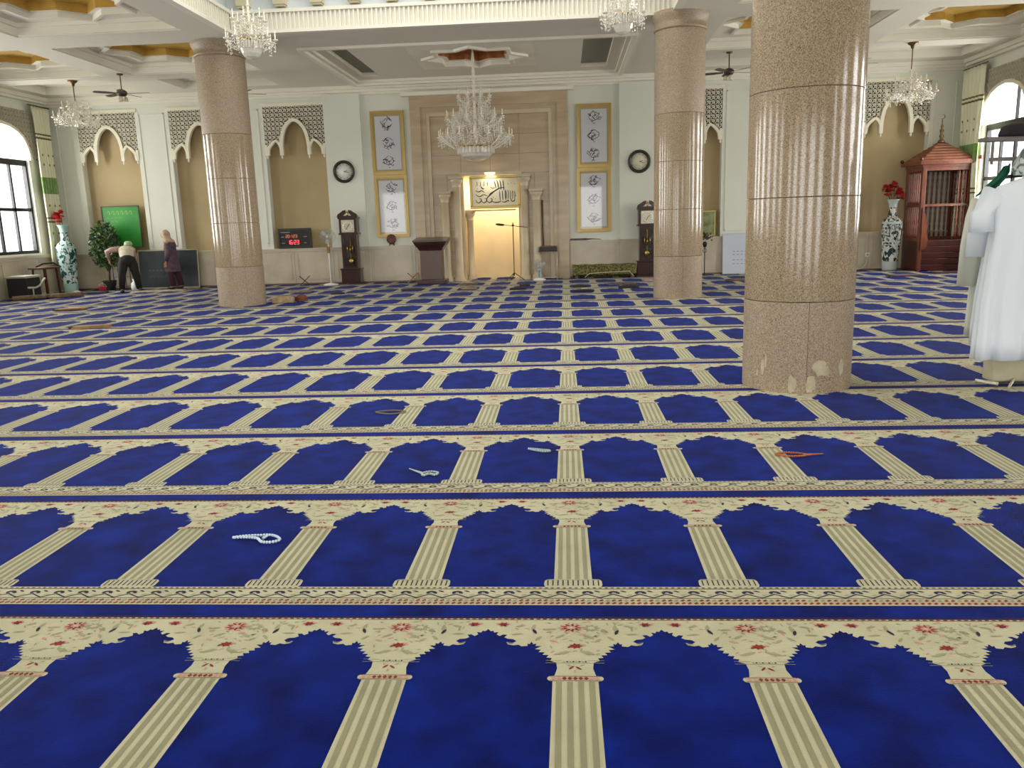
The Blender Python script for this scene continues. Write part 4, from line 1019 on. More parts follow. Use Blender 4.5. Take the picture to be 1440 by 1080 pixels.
# pedestal fan
def desk_fan(t, zc, r, base_r, pole, body):
    MB().lathe([(base_r,0),(base_r,.02),(base_r*.6,.045),(.03,.06)], n=24).build('base', WHITE, t)
    MB().tube([(0,0,.05),(0,0,zc-.08)], pole).build('pole', body, t)
    b = MB(); b.lathe([(.0,-.0),(.06,.02),(.065,.10),(.03,.15),(0,.15)], n=16); b.v = [(x, z+.02, y+zc) for x, y, z in b.v]; b.build('motor', WHITE, t)
    g = MB()
    for yy_, rr in ((-.07,r*.3),(-.08,r*.12),(-.06,r*.7),(-.02,r),(.03,r*.95)):
        pts = [(rr*math.cos(2*PI*i/24), yy_, zc+rr*math.sin(2*PI*i/24)) for i in range(25)]; g.tube(pts, .003, 4, cap=False)
    for i in range(28):
        a = 2*PI*i/28; c_, s_ = math.cos(a), math.sin(a)
        g.tube([(.03*c_,-.08,zc+.03*s_),(r*.7*c_,-.06,zc+r*.7*s_),(r*c_,-.02,zc+r*s_),(r*.95*c_,.03,zc+r*.95*s_),(.06*c_,.07,zc+.06*s_)], .0022, 4, cap=False)
    g.build('guard', MESHG, t)
    for k in range(3):
        a = 2*PI*k/3+.4; b = MB(); n = 6; vs = []
        for i in range(n+1):
            f = .15+.8*i/n; for_w = .38*math.sin(PI*(i+1)/(n+2))
            for q in (-1,1): aa = a+q*for_w; vs.append((r*f*math.cos(aa), -.02+.02*q, zc+r*f*math.sin(aa)))
        b.add(vs, [(2*i,2*i+1,2*i+3,2*i+2) for i in range(n)], True); b.build('fan_blade', mat('fan_clear_blade',(196,200,190),.3), t, fix=False)
    return t
t = thing('pedestal_fan', 'white pedestal fan left of the left grandfather clock', 'fan', (-6.06, 20.75, .012)); desk_fan(t, 1.24, .20, .19, .016, WHITE)
MB().box(-.03,.03,-.06,.02,.82,.98).build('control_box', mat('tan_plastic',(150,112,60),.5), t)
t = thing('small_floor_fan', 'small pale blue and white fan on carpet right of the prayer niche', 'fan', (-.66, 20.65, .012)); desk_fan(t, .36, .17, .16, .045, mat('pale_blue_plastic',(178,196,204),.4))
b = MB()
for k in range(5): b.box(-.018,.018,-.052,-.04,.08+.035*k,.10+.035*k)
b.build('button', BLACK, t)
# wire side table with amplifier
t = thing('side_table', 'small metal frame table between the floor fan and marble surround', 'table', (-.43, 20.80, .012))
for x in (-.22,.22):
    for y in (-.14,.14): MB().tube([(x,y,0),(x,y,.70)], .009, 8).build('leg', SILVER, t)
b = MB(); b.box(-.235,.235,-.15,.15,.70,.72); b.build('table_top', WOODM, t)
b = MB(); b.tube([(-.22,-.14,.06),(.22,-.14,.06)], .007); b.tube([(-.22,.14,.06),(.22,.14,.06)], .007); b.build('stretcher', SILVER, t)
t = thing('amplifier', 'black box with brown lid on the small frame table', 'box', (-.43, 20.80, .733))
bevel(MB().box(-.225,.225,-.13,.13,0,.08).build('case', BLACK, t), .008); bevel(MB().box(-.20,.22,-.12,.12,.08,.12).build('lid', WOODM, t), .008)
tag(MB().tube([(-.55,20.98,.86),(-.565,21.08,1.3),(-.565,21.1,2.0)], .022, 8).build('dark_pole', mat('pole_brown',(84,70,54),.5)), 'dark brown pole rising from the small frame table against the marble', 'pole')
# draped bench
t = thing('draped_bench', 'low bench draped in green patterned cloth under the right hangings', 'bench', (.98, 20.88, .012))
g1 = mat('green_brocade', (62,64,30), .8, c2=(118,112,62), scale=26, detail=1, contrast=(.46,.54))
b = MB(); n = 40
prof = [(.17,.02),(.165,.30),(.12,.345),(-.12,.345),(-.17,.31),(-.19,.10)]
vs = []
for i in range(n+1):
    x = -.80+1.6*i/n
    for k, (y, z) in enumerate(prof): vs.append((x, y+.012*math.sin(i*1.3)*(k in (4,5)), z+.006*math.sin(i*.7+k)))
m_ = len(prof); b.add(vs, [(i*m_+k,(i+1)*m_+k,(i+1)*m_+k+1,i*m_+k+1) for i in range(n) for k in range(m_-1)], True)
b.add([vs[k] for k in range(m_)], [tuple(range(m_))]); b.add([vs[n*m_+k] for k in range(m_)], [tuple(reversed(range(m_)))])
b.build('cloth', g1, t, fix=False)
b = MB(); b.tube([(-.50,-.20,.03),(-.38,-.205,.13),(.0,-.205,.15),(.62,-.205,.17),(.74,-.22,.03)], .010, 6); b.build('hem_braid', mat('braid',(206,198,160),.6), t)
for x in (-.7,.7): MB().box(x-.04,x+.04,-.12,.12,0,.3).build('leg', WOODM, t)
# ledge objects
t = thing('plate_stand', 'round reddish brown plate on small stand, on ledge under left hangings', 'plate', (-4.52, YB-.05, .96))
m = MB().lathe([(.0,.01),(.08,.012),(.125,.025),(.12,.015),(.0,0)], n=24); m.v = [(x_, -z_+.0, y_+.17) for x_, y_, z_ in m.v]; m.build('plate', mat('red_lacquer',(110,52,38),.4,c2=(70,36,28),scale=20), t)
b = MB(); b.bar((-.06,.0,0),(-.04,0,.09),.014,.03); b.bar((.06,.0,0),(.04,0,.09),.014,.03); b.bar((-.06,0,.045),(.06,0,.045),.012,.02); b.build('stand', BLACK, t)
t = thing('hand_brush', 'flat grey brush with thin handle lying on the right ledge', 'brush', (.50, YB-.045, .962))
bevel(MB().box(-.36,.06,-.035,.035,0,.05).build('brush_head', mat('brush_grey',(110,112,100),.6,c2=(70,72,64),scale=40), t), .012)
MB().tube([(.06,0,.025),(.2,0,.03),(.42,0,.015)], [.016,.008,.006]).build('handle', BLACK, t)
# LED prayer-time board
t = thing('digital_display', 'black digital prayer time board with red digits on niche sill', 'display board', (-7.08, YB-.06, .962))
b = MB(); b.box(-.44,.44,-.03,.03,0,.06); b.box(-.44,.44,-.03,.03,.46,.52); b.box(-.44,-.39,-.03,.03,.06,.46); b.box(.39,.44,-.03,.03,.06,.46); b.build('frame', mat('display_frame',(44,42,26),.4), t)
MB().box(-.39,.39,-.015,.02,.06,.46).build('panel', mat('display_black',(26,18,14),.3), t)
SEG = {'0':'abcdef','1':'bc','2':'abdeg','3':'abcdg','4':'bcfg','5':'acdfg','6':'acdefg','7':'abc','8':'abcdefg','9':'abcdfg'}
def digits(b, s_, x, z, h):
    w_ = h*.5
    for ch in s_:
        if ch == ':': b.cbox(x+.01,-.018,z+h*.3,.012,.004,.012); b.cbox(x+.01,-.018,z+h*.7,.012,.004,.012); x += w_*.5; continue
        P = {'a':((0,h),(w_,h)),'b':((w_,h),(w_,h/2)),'c':((w_,h/2),(w_,0)),'d':((0,0),(w_,0)),'e':((0,h/2),(0,0)),'f':((0,h),(0,h/2)),'g':((0,h/2),(w_,h/2))}
        for q in SEG[ch]:
            (x0_,z0_),(x1_,z1_) = P[q]; b.bar((x+x0_,-.018,z+z0_),(x+x1_,-.018,z+z1_),h*.13,.004,upv=(0,1,0))
        x += w_*1.5
b = MB(); digits(b,'16:23',-.20,.11,.10); b.build('red_digits', mat('led_red',(255,60,70),.5,emis=(255,70,90),estr=1.6), t)
b = MB(); digits(b,'20 1 23'.replace(' ',':'),-.24,.28,.075); b.build('upper_digits', mat('led_dim',(190,120,100),.5,emis=(200,110,90),estr=.6), t)
b = MB()
for x, z, w_ in ((-.32,.14,.09),(-.33,.30,.08),(-.25,.42,.26),(.28,.30,.09),(.27,.14,.06)): b.cbox(x,-.017,z,w_,.003,.02)
b.build('caption', mat('caption_grey',(150,146,130),.5), t)
# green board, blackboard, whiteboard
t = thing('green_board', 'bright green notice board with dark frame above the potted plant', 'board', (-11.76, YB-.02, 1.10))
b = MB(); H = 1.10; b.box(-.52,.52,-.02,.01,0,.025); b.box(-.52,.52,-.02,.01,H-.025,H); b.box(-.52,-.495,-.02,.01,.025,H-.025); b.box(.495,.52,-.02,.01,.025,H-.025); b.build('frame', mat('board_frame',(58,52,26),.5), t)
MB().box(-.495,.495,-.005,.005,.025,H-.025).build('writing_surface', mat('green_chalkboard',(44,148,48),.45,c2=(30,132,38),scale=2), t)
b = MB(); rnd = random.Random(5)
for k in range(6):
    x = -.36+.12*k; stroke(b, [(x,.90),(x+.03,.97),(x+.07,.93),(x+.05,.88),(x+.10,.90)], -.008, .02)
for r_ in range(2):
    for k in range(4-r_):
        x = -.40+.11*k; stroke(b, [(x,.78-.1*r_),(x+.05,.80-.1*r_),(x+.08,.77-.1*r_)], -.008, .010)
b.build('chalk_writing', mat('yellow_chalk',(150,196,96),.8), t, fix=False)
t = thing('blackboard', 'dark slate blackboard with pale frame leaning at wall behind the standing person', 'board', (-10.52, 21.06, .014), 0); t.rotation_euler = (-.09,0,0)
b = MB(); H = 1.02; b.box(-.82,.82,-.015,.015,0,.03); b.box(-.82,.82,-.015,.015,H-.03,H); b.box(-.82,-.80,-.015,.015,.03,H-.03); b.box(.80,.82,-.015,.015,.03,H-.03); b.build('frame', mat('pale_wood_frame',(170,164,140),.5), t)
MB().box(-.80,.80,-.008,.01,.03,H-.03).build('writing_surface', mat('slate',(34,44,48),.45,c2=(48,58,60),scale=3), t)
b = MB()
for k in range(7):
    x = -.55+.1*k; stroke(b, [(x,.45),(x+.04,.50),(x+.07,.44)], -.010, .010); stroke(b, [(x,.32),(x+.05,.30),(x+.07,.35)], -.010, .008)
b.build('chalk_writing', mat('white_chalk',(110,120,120),.8), t, fix=False)
t = thing('whiteboard', 'pale blue-white board standing on floor between the middle and big columns', 'board', (4.36, 21.12, .014)); t.rotation_euler = (-.06,0,0)
b = MB(); H = 1.02; b.box(-.37,.37,-.012,.012,0,.025); b.box(-.37,.37,-.012,.012,H-.025,H); b.box(-.37,-.35,-.012,.012,.025,H-.025); b.box(.35,.37,-.012,.012,.025,H-.025); b.build('frame', mat('alu_frame',(190,194,196),.35,.5), t)
MB().box(-.35,.35,-.006,.008,.025,H-.025).build('writing_surface', mat('whiteboard_white',(198,206,216),.25), t)
b = MB(); rnd = random.Random(9)
for r_, n_ in ((.55,4),(.47,4),(.34,4),(.24,4)):
    for k in range(n_): x = -.12+.1*k; stroke(b, [(x,r_),(x+.03,r_+.02),(x+.06,r_)], -.008, .016)
b.build('marker_writing', mat('faint_marker',(120,130,150),.7), t, fix=False)
# notice frame and plant stand by the fourth niche
t = thing('framed_notice', 'green and yellow framed notice in niche right of the middle column', 'picture', (3.60, YB-.005, .98))
b = MB(); b.box(-.22,.22,-.02,.0,0,.03); b.box(-.22,.22,-.02,0,.60,.63); b.box(-.22,-.19,-.02,0,.03,.6); b.box(.19,.22,-.02,0,.03,.6); b.build('frame', mat('yellow_gilt',(190,184,96),.5), t)
MB().box(-.19,.19,-.01,0,.03,.6).build('sheet', mat('green_sheet',(96,104,52),.5,c2=(150,156,110),scale=5), t)
t = thing('flower_stand', 'thin dark stand with a dark floral arrangement beside the middle column', 'plant stand', (3.50, 20.9, .012))
b = MB(); b.tube([(0,0,0),(0,0,.72)], .012); b.build('post', IRON, t)
MB().lathe([(.10,0),(.10,.015),(.02,.03)], n=16).build('foot', IRON, t)
MB().tube([(.04*math.cos(2*PI*i/12),0,.62+.06*math.sin(2*PI*i/12)) for i in range(13)], .008, 6).build('scroll', IRON, t)
MB().lathe([(.04,0),(.06,.1),(.03,.14)], (0,0,.70), 12).build('holder', BLACK, t)
b = MB(); rnd = random.Random(4)
for k in range(60):
    a, e_, r = rnd.uniform(0,2*PI), rnd.uniform(-.3,1.5), rnd.uniform(.03,.2); p = Vector((r*math.cos(a)*math.cos(e_), r*math.sin(a)*math.cos(e_), .92+r*math.sin(e_)))
    u = Vector((rnd.uniform(-1,1),rnd.uniform(-1,1),rnd.uniform(-1,1))).normalized()*.035; v = u.cross(Vector((0,1,.3))).normalized()*.02
    b.add([p-u,p+v,p+u,p-v], [(0,1,2,3)], False, rnd.choice((0,0,1)))
b.build('leaves', [mat('dark_leaf',(58,50,34),.6), mat('rust_leaf',(110,84,50),.6)], t, fix=False)['kind'] = 'stuff'

# potted ficus
t = thing('potted_ficus', 'bushy green ficus in a dark pot before the green board', 'potted plant', (-12.05, 20.86, .012))
MB().lathe([(.12,0),(.17,.24),(.185,.26),(.17,.26),(.15,.22)], n=20).build('pot', mat('dark_pot',(40,44,42),.5), t)
MB().lathe([(.0,.23),(.155,.23)], n=20).build('soil', mat('soil',(50,40,30),.9), t)
b = MB(); b.tube([(0,0,.2),(.03,.0,.5),(-.04,.02,.9),(0,0,1.4)], [.025,.022,.018,.010]); b.tube([(.02,0,.45),(.14,.05,.9),(.18,0,1.2)], [.015,.012,.006]); b.tube([(0,0,.5),(-.15,-.05,.9),(-.22,0,1.1)], [.015,.012,.006])
b.build('trunk', mat('bark',(70,56,42),.8), t)
b = MB(); rnd = random.Random(3)
for k in range(1500):
    while True:
        p = Vector((rnd.uniform(-1,1),rnd.uniform(-1,1),rnd.uniform(-1,1)))
        if .35 < p.length < 1: break
    p = Vector((p.x*.42*(1-.15*p.z), p.y*.32, 1.18+p.z*.64))
    d = Vector((rnd.uniform(-1,1),rnd.uniform(-1,1),rnd.uniform(-1.2,.3))).normalized(); u = d*.055; v = d.cross(Vector((rnd.uniform(-1,1),rnd.uniform(-1,1),.2))).normalized()*.022
    b.add([p-u,p-u*.2+v,p+u,p-u*.2-v], [(0,1,2,3)], False, rnd.choice((0,0,1,2)))
b.build('foliage', [mat('leaf_dark',(30,58,28),.5), mat('leaf_mid',(52,92,40),.5), mat('leaf_pale',(104,128,62),.5)], t, fix=False)['kind'] = 'stuff'
# grey wire trolley behind the bending person
t = thing('wire_trolley', 'grey wire trolley behind the bending person in front of blackboard', 'trolley', (-11.55, 20.60, .012))
b = MB()
for x in (-.16,.16):
    for y in (-.12,.12): b.tube([(x,y,0),(x,y,.66)], .010)
b.build('frame', IRON, t)
b = MB()
for z in (.12,.36,.60):
    for i in range(7): b.tube([(-.16+.053*i,-.12,z),(-.16+.053*i,.12,z)], .004, 5)
    b.tube([(-.16,-.12,z),(.16,-.12,z)], .006, 5); b.tube([(-.16,.12,z),(.16,.12,z)], .006, 5)
b.build('shelf_wires', mat('grey_wire',(120,124,120),.4,.5), t)
tag(MB().lathe([(.0,0),(.10,.01),(.12,.08),(.10,.20),(.05,.24),(.07,.30)], (-11.15,20.5,.014), 14, rfun=lambda a,z: 1+.12*math.sin(5*a+z*9)).build('white_bag', mat('bag_white',(220,220,222),.6)), 'crumpled white bag standing between the bending person\'s legs', 'bag')
t = thing('red_bucket', 'small pink-red bucket on carpet left of the bending person', 'bucket', (-11.85, 20.15, .012))
MB().lathe([(.07,0),(.10,.15),(.11,.16),(.095,.15),(.065,.01)], n=20).build('pail', mat('pink_red_plastic',(214,60,92),.45), t)
MB().tube([(.10*math.cos(PI*i/8),0,.15+.08*math.sin(PI*i/8)) for i in range(9)], .004, 6).build('handle', WHITE, t)

# objects by the left window
t = thing('stacked_seat', 'dark cabinet-like seat with pale top and bent white tube by left window', 'seat', (-13.0, 18.75, .012))
bevel(MB().box(-.22,.28,-.26,.26,.04,.50).build('body', mat('dark_cloth',(30,28,24),.8), t), .02)
bevel(MB().box(-.24,.30,-.28,.28,.50,.555).build('pale_top', mat('pale_top',(178,178,160),.5), t), .015)
MB().tube([(.31,-.26,.28),(.31,.0,.26),(.31,.16,.30),(.31,.40,.46)], .024).build('bent_tube', mat('tube_white',(190,186,178),.4), t)
MB().tube([(.31,-.10,.26),(.31,-.10,.0)], .016).build('foot_tube', mat('tube_white',(190,186,178),.4), t)
t = thing('wooden_stool', 'dark wooden stool with red-brown legs under the left window sill', 'stool', (-12.98, 19.62, .012))
for x in (-.16,.16):
    for y in (-.22,.22): MB().bar((x*1.1,y*1.1,0),(x,y,.66),.035).build('leg', mat('redbrown_leg',(78,34,28),.4), t)
bevel(MB().box(-.22,.22,-.32,.32,.66,.71).build('seat', WOODM, t), .015)
b = MB(); b.tube([(.1,-.45,.74),(.12,-.2,.80),(.12,.2,.80),(.1,.48,.70)], .022); b.build('strap_roll', BLACK, t)
t = thing('folded_mats', 'rolled brown mat lying along the left wall below the seat', 'mat', (-12.30, 18.55, .016))
m_ = MB(); m_.tube([(-.55,-.45,.055),(-.2,-.15,.06),(.2,.15,.055),(.6,.5,.05)], .055, 12); m_.build('roll', mat('brown_mat',(128,106,80),.8,c2=(96,78,58),scale=14), t)
MB().tube([(-.02,-.02,.05),(.03,.02,.05)], .06, 12).build('tie', WOODD, t)

# ================================================================== PEOPLE
def skin(name, verts, edges, m, parent, lvl=2):
    me = bpy.data.meshes.new(name); me.from_pydata([v[:3] for v in verts], edges, []); me.update()
    o = bpy.data.objects.new(name, me); COL.objects.link(o); o.parent = parent; me.materials.append(m)
    md = o.modifiers.new('skin', 'SKIN'); md.use_smooth_shade = True
    if not me.skin_vertices: me.attributes.new
    sv = me.skin_vertices[0].data
    for i, v in enumerate(verts):
        r = v[3]; sv[i].radius = (r, r) if not isinstance(r, tuple) else r
        sv[i].use_root = (i == 0)
    sb = o.modifiers.new('sub', 'SUBSURF'); sb.levels = lvl; sb.render_levels = lvl
    return o
SKIN = mat('skin', (178,128,98), .55)
def chain(V, E, start, pts):
    i = start
    for p in pts: V.append(p); E.append((i, len(V)-1)); i = len(V)-1
    return i
def hand(V, E, wrist, dirv, side, m):
    """palm and five separate curled fingers in the same skinned body"""
    w_ = Vector(V[wrist][:3]); d = Vector(dirv).normalized(); s_ = Vector(side).normalized(); nrm = d.cross(s_).normalized()
    V.append(tuple(w_+d*.05)+(.026,)); E.append((wrist, len(V)-1)); palm = len(V)-1
    for k, (off, ln) in enumerate(((-.030,.050),(-.010,.060),(.010,.062),(.028,.054))):
        a = w_+d*.095+s_*off; b_ = a+d*ln*.5+nrm*.008; c_ = b_+d*ln*.4+nrm*.022
        chain(V, E, palm, [tuple(a)+(.010,), tuple(b_)+(.0085,), tuple(c_)+(.0075,)])
    a = w_+d*.045-s_*.040; b_ = a+d*.03-s_*.018+nrm*.01
    chain(V, E, palm, [tuple(a)+(.011,), tuple(b_)+(.008,)])
def head(parent, c, r, face, hair_m=None):
    """head with face facing direction 'face' (angle), nose, eyes, ears, mouth"""
    h = thing_e = bpy.data.objects.new('head', None)
    b = MB(); b.ball((0,0,0), r, 20, sc=(.82,.95,1.18)); b.ball((0,-r*.35,-r*.62), r*.5, 12, sc=(.9,.9,.7))
    b.add([(-.012,-r*.9,.015),(.012,-r*.9,.015),(0,-r*1.22,-.022),(-.016,-r*.92,-.03),(.016,-r*.92,-.03)], [(0,1,2),(0,2,3),(1,4,2),(3,2,4)], True)
    for s_ in (-1,1): b.ball((s_*r*.82,r*.05,-.01), .024, 8, sc=(.4,.8,1.2))
    o = b.build('head', SKIN, parent); o.location = c; o.rotation_euler = (face[1],0,face[0])
    e = MB()
    for s_ in (-1,1): e.ball((s_*.032,-r*.86,.012), .010, 8, sc=(1.3,.6,.7))
    e.bar((-.022,-r*.9,-.055),(.022,-r*.9,-.055),.006,.008)
    e.build('face_features', mat('face_dark',(60,34,30),.5), o)
    return o
# standing woman, facing left, head bowed
t = thing('person', 'standing person in tan headscarf and dark purple-grey tunic before the blackboard', 'person', (-10.23, 20.72, .012), 0)
V = [(0,0,.80,.125)]; E = []
n1 = chain(V, E, 0, [(-.01,0,.98,.115),(.0,0,1.14,.13),(-.02,0,1.24,.085),(-.05,0,1.32,.05)])
chest = 2
hl = chain(V, E, 0, [(0,-.08,.72,.085),(-.02,-.09,.40,.058),(.02,-.09,.10,.040),(-.04,-.09,.045,.036),(-.13,-.09,.03,.026)])
hr = chain(V, E, 0, [(0,.08,.72,.085),(.08,.09,.40,.058),(.15,.09,.10,.040),(.10,.09,.045,.036),(.01,.09,.03,.026)])
a1 = chain(V, E, chest, [(0,-.155,1.17,.055),(.02,-.20,.93,.043),(-.06,-.19,.72,.030)]); hand(V, E, a1, (-.2,0,-1), (1,0,0), None)
a2 = chain(V, E, chest, [(0,.155,1.17,.055),(.0,.19,.93,.043),(-.12,.14,.78,.030)]); hand(V, E, a2, (-.6,-.2,-.8), (0,1,0), None)
skin('body', V, E, SKIN, t)
TUN = mat('purple_grey_tunic', (70,54,72), .85, c2=(96,76,84), scale=14); TUN2 = mat('maroon_trousers', (62,30,40), .85)
def loft(b, rings, n=24, closed=(True,True)):
    vs = []
    for (cx_, cy_, cz_, rx, ry, tilt) in rings:
        for i in range(n):
            a = 2*PI*i/n; rp = 1+.03*math.sin(a*7)*(1 if rx > .1 else 0)
            vs.append((cx_+rx*rp*math.cos(a), cy_+ry*rp*math.sin(a), cz_+tilt*math.cos(a)))
    fs = [(j*n+i,j*n+(i+1)%n,(j+1)*n+(i+1)%n,(j+1)*n+i) for j in range(len(rings)-1) for i in range(n)]
    b.add(vs, fs, True)
    return b
b = loft(MB(), [(.02,0,.46,.19,.21,0),(.01,0,.62,.18,.20,0),(0,0,.80,.155,.185,0),(-.01,0,.98,.135,.165,0),(0,0,1.14,.145,.185,0),(-.01,0,1.21,.13,.17,0),(-.02,0,1.26,.08,.10,0),(-.04,0,1.29,.06,.065,0)])
b.build('tunic', TUN, t)
b = MB(); b.tube([(0,-.15,1.18),(.02,-.205,.93),(-.05,-.195,.74)], [.075,.062,.052], 12); b.tube([(0,.15,1.18),(.0,.195,.93),(-.11,.145,.80)], [.075,.062,.052], 12); b.build('sleeves', TUN, t)
b = MB(); b.tube([(0,-.08,.76),(-.02,-.09,.40),(.02,-.09,.09)], [.105,.085,.072], 14); b.tube([(0,.08,.76),(.08,.09,.40),(.15,.09,.09)], [.105,.085,.072], 14); b.build('trousers', TUN2, t)
b = MB()
for x, y in ((-.04,-.09),(.09,.09)): b.ball((x,y,.035), .10, 12, sc=(1.15,.42,.36))
b.build('shoes', BLACK, t)
head(t, (-.12,0,1.40), .095, (-PI/2,-.45)) if False else head(t, (-.11,0,1.40), .095, (-PI/2,0))
b = loft(MB(), [(-.02,0,1.12,.15,.14,.10),(-.03,0,1.20,.145,.165,.06),(-.05,0,1.28,.10,.11,.03),(-.07,0,1.34,.098,.098,0),(-.085,0,1.41,.112,.104,0),(-.09,0,1.47,.10,.095,0),(-.09,0,1.52,.06,.06,0),(-.09,0,1.535,.01,.01,0)])
b.v = [(x if not (x < -.165 and 1.33 < z < 1.46 and abs(y) < .07) else -.165, y, z) for x,y,z in b.v]
b.build('headscarf', mat('tan_scarf',(168,138,112),.85,c2=(196,176,150),scale=12), t)
b = MB(); b.prism([(-.16,1.28),(-.02,1.24),(-.06,1.02),(-.14,.98),(-.19,1.06)], -.06, .08); bevel(b.build('scarf_end', mat('cream_scarf_end',(186,170,146),.85), t), .02)
# stooping man seen from behind
t = thing('person', 'stooping person in beige shirt and black trousers with green-white cap', 'person', (-11.05, 20.05, .012), .5)
V = [(0,.03,.86,.10)]; E = []
sp = chain(V, E, 0, [(0,.12,.93,.125),(-.01,.26,1.04,.145),(-.01,.36,1.09,.10),(.02,.44,1.09,.055)]); ch = 2
chain(V, E, 0, [(-.10,0,.73,.080),(-.17,-.02,.42,.060),(-.20,.02,.11,.042),(-.20,-.04,.045,.036),(-.20,-.14,.03,.028)])
chain(V, E, 0, [(.10,0,.73,.080),(.16,.04,.42,.060),(.20,.18,.11,.042),(.22,.12,.045,.036),(.27,.04,.03,.028)])
a1 = chain(V, E, ch, [(-.18,.30,1.07,.058),(-.44,.22,1.05,.045),(-.42,.34,.82,.032)]); hand(V, E, a1, (.1,.1,-1), (0,1,0), None)
a2 = chain(V, E, ch, [(.15,.38,1.05,.058),(.14,.58,.88,.045),(.06,.72,.84,.032)]); hand(V, E, a2, (-.2,.2,-1), (1,0,0), None)
skin('body', V, E, SKIN, t)
SH = mat('beige_shirt', (190,180,158), .85, c2=(206,198,176), scale=7); PK = mat('pink_beige_sleeve', (186,156,146), .85)
b = MB(); n = 22; rings = [((0,-.03,.77),.165,.135),((0,.05,.88),.165,.14),((-.005,.15,.97),.175,.145),((-.01,.26,1.06),.19,.14),((-.01,.33,1.10),.16,.11),((0,.40,1.11),.08,.075)]
vs = []
for (c, rx, ry) in rings:
    nv = Vector((0,.62,.78))
    for i in range(n):
        a = 2*PI*i/n; p = Vector(c)+Vector((1,0,0))*rx*math.cos(a)+Vector((0,-.78,.62))*ry*math.sin(a); vs.append(tuple(p))
b.add(vs, [(j*n+i,j*n+(i+1)%n,(j+1)*n+(i+1)%n,(j+1)*n+i) for j in range(len(rings)-1) for i in range(n)], True)
b.build('shirt', SH, t)
b = MB(); b.tube([(-.15,.28,1.08),(-.34,.24,1.07),(-.45,.22,1.03),(-.43,.30,.90)], [.085,.068,.06,.045], 12); b.tube([(.13,.36,1.06),(.14,.58,.89),(.08,.68,.86)], [.085,.065,.045], 12); b.build('sleeves', PK, t)
b = MB(); b.tube([(-.06,.0,.86),(-.11,0,.70),(-.17,-.02,.42),(-.20,.02,.08)], [.12,.115,.09,.07], 14); b.tube([(.06,.02,.86),(.11,.01,.70),(.16,.04,.42),(.20,.18,.08)], [.12,.115,.09,.07], 14)
b.ball((0,.0,.80), .18, 16, sc=(1,.85,.9)); b.build('trousers', mat('black_trousers',(30,28,24),.85), t)
b = MB(); b.ball((-.20,-.07,.035), .12, 12, sc=(.42,1.1,.32)); b.ball((.24,.11,.035), .12, 12, sc=(.6,1.0,.32)); b.build('shoes', BLACK, t)
hd = head(t, (.06,.54,1.14), .095, (PI+.5,0)); hd.rotation_euler = (-.5,0,PI+.3)
MB().lathe([(.098,0),(.10,.03),(.09,.075),(.055,.105),(.0,.115)], (.06,.54,1.165), 20).build('cap', mat('green_white_cap',(186,204,172),.8,c2=(120,160,110),scale=18), t)

# ================================================================== COAT STAND WITH ROBES (right edge)
t = thing('coat_stand', 'grey coat stand with cream block base at the right edge', 'coat stand', (3.86, 7.12, .012))
MB().tube([(0,0,.24),(0,0,2.10)], .022, 12).build('pole', mat('grey_metal',(120,118,122),.35,.6), t)
bevel(MB().box(-.25,.29,-.10,.08,.02,.25).build('base_block', mat('cream_block',(196,190,160),.7,c2=(180,172,140),scale=5), t), .015)
b = MB(); b.bar((-.46,-.05,2.02),(.46,.05,2.02),.14,.03); b.build('hat_shelf', mat('greywood',(116,108,106),.5), t)
b = MB(); b.bar((-.40,-.09,2.0),(-.40,-.09,1.82),.018); b.bar((.40,.0,2.0),(.40,.0,1.82),.018); b.bar((-.42,-.1,1.86),(.42,-.1,1.86),.03); b.build('hook_rail', mat('greywood',(116,108,106),.5), t)
for sx in (-1,1): MB().tube([(0,0,.06),(sx*.20,-.28,.015)], .012).build('foot', SILVER, t)
MB().tube([(-.26,-.22,.03),(-.42,-.16,.05)], .016).build('chrome_clip', SILVER, t)
tag(MB().lathe([(.135,0),(.14,.015),(.12,.075),(.06,.095),(0,.10)], (3.66,7.06,2.052), 20).build('black_cap', mat('black_felt',(34,30,36),.9)), 'black felt cap on the shelf of the coat stand', 'hat')
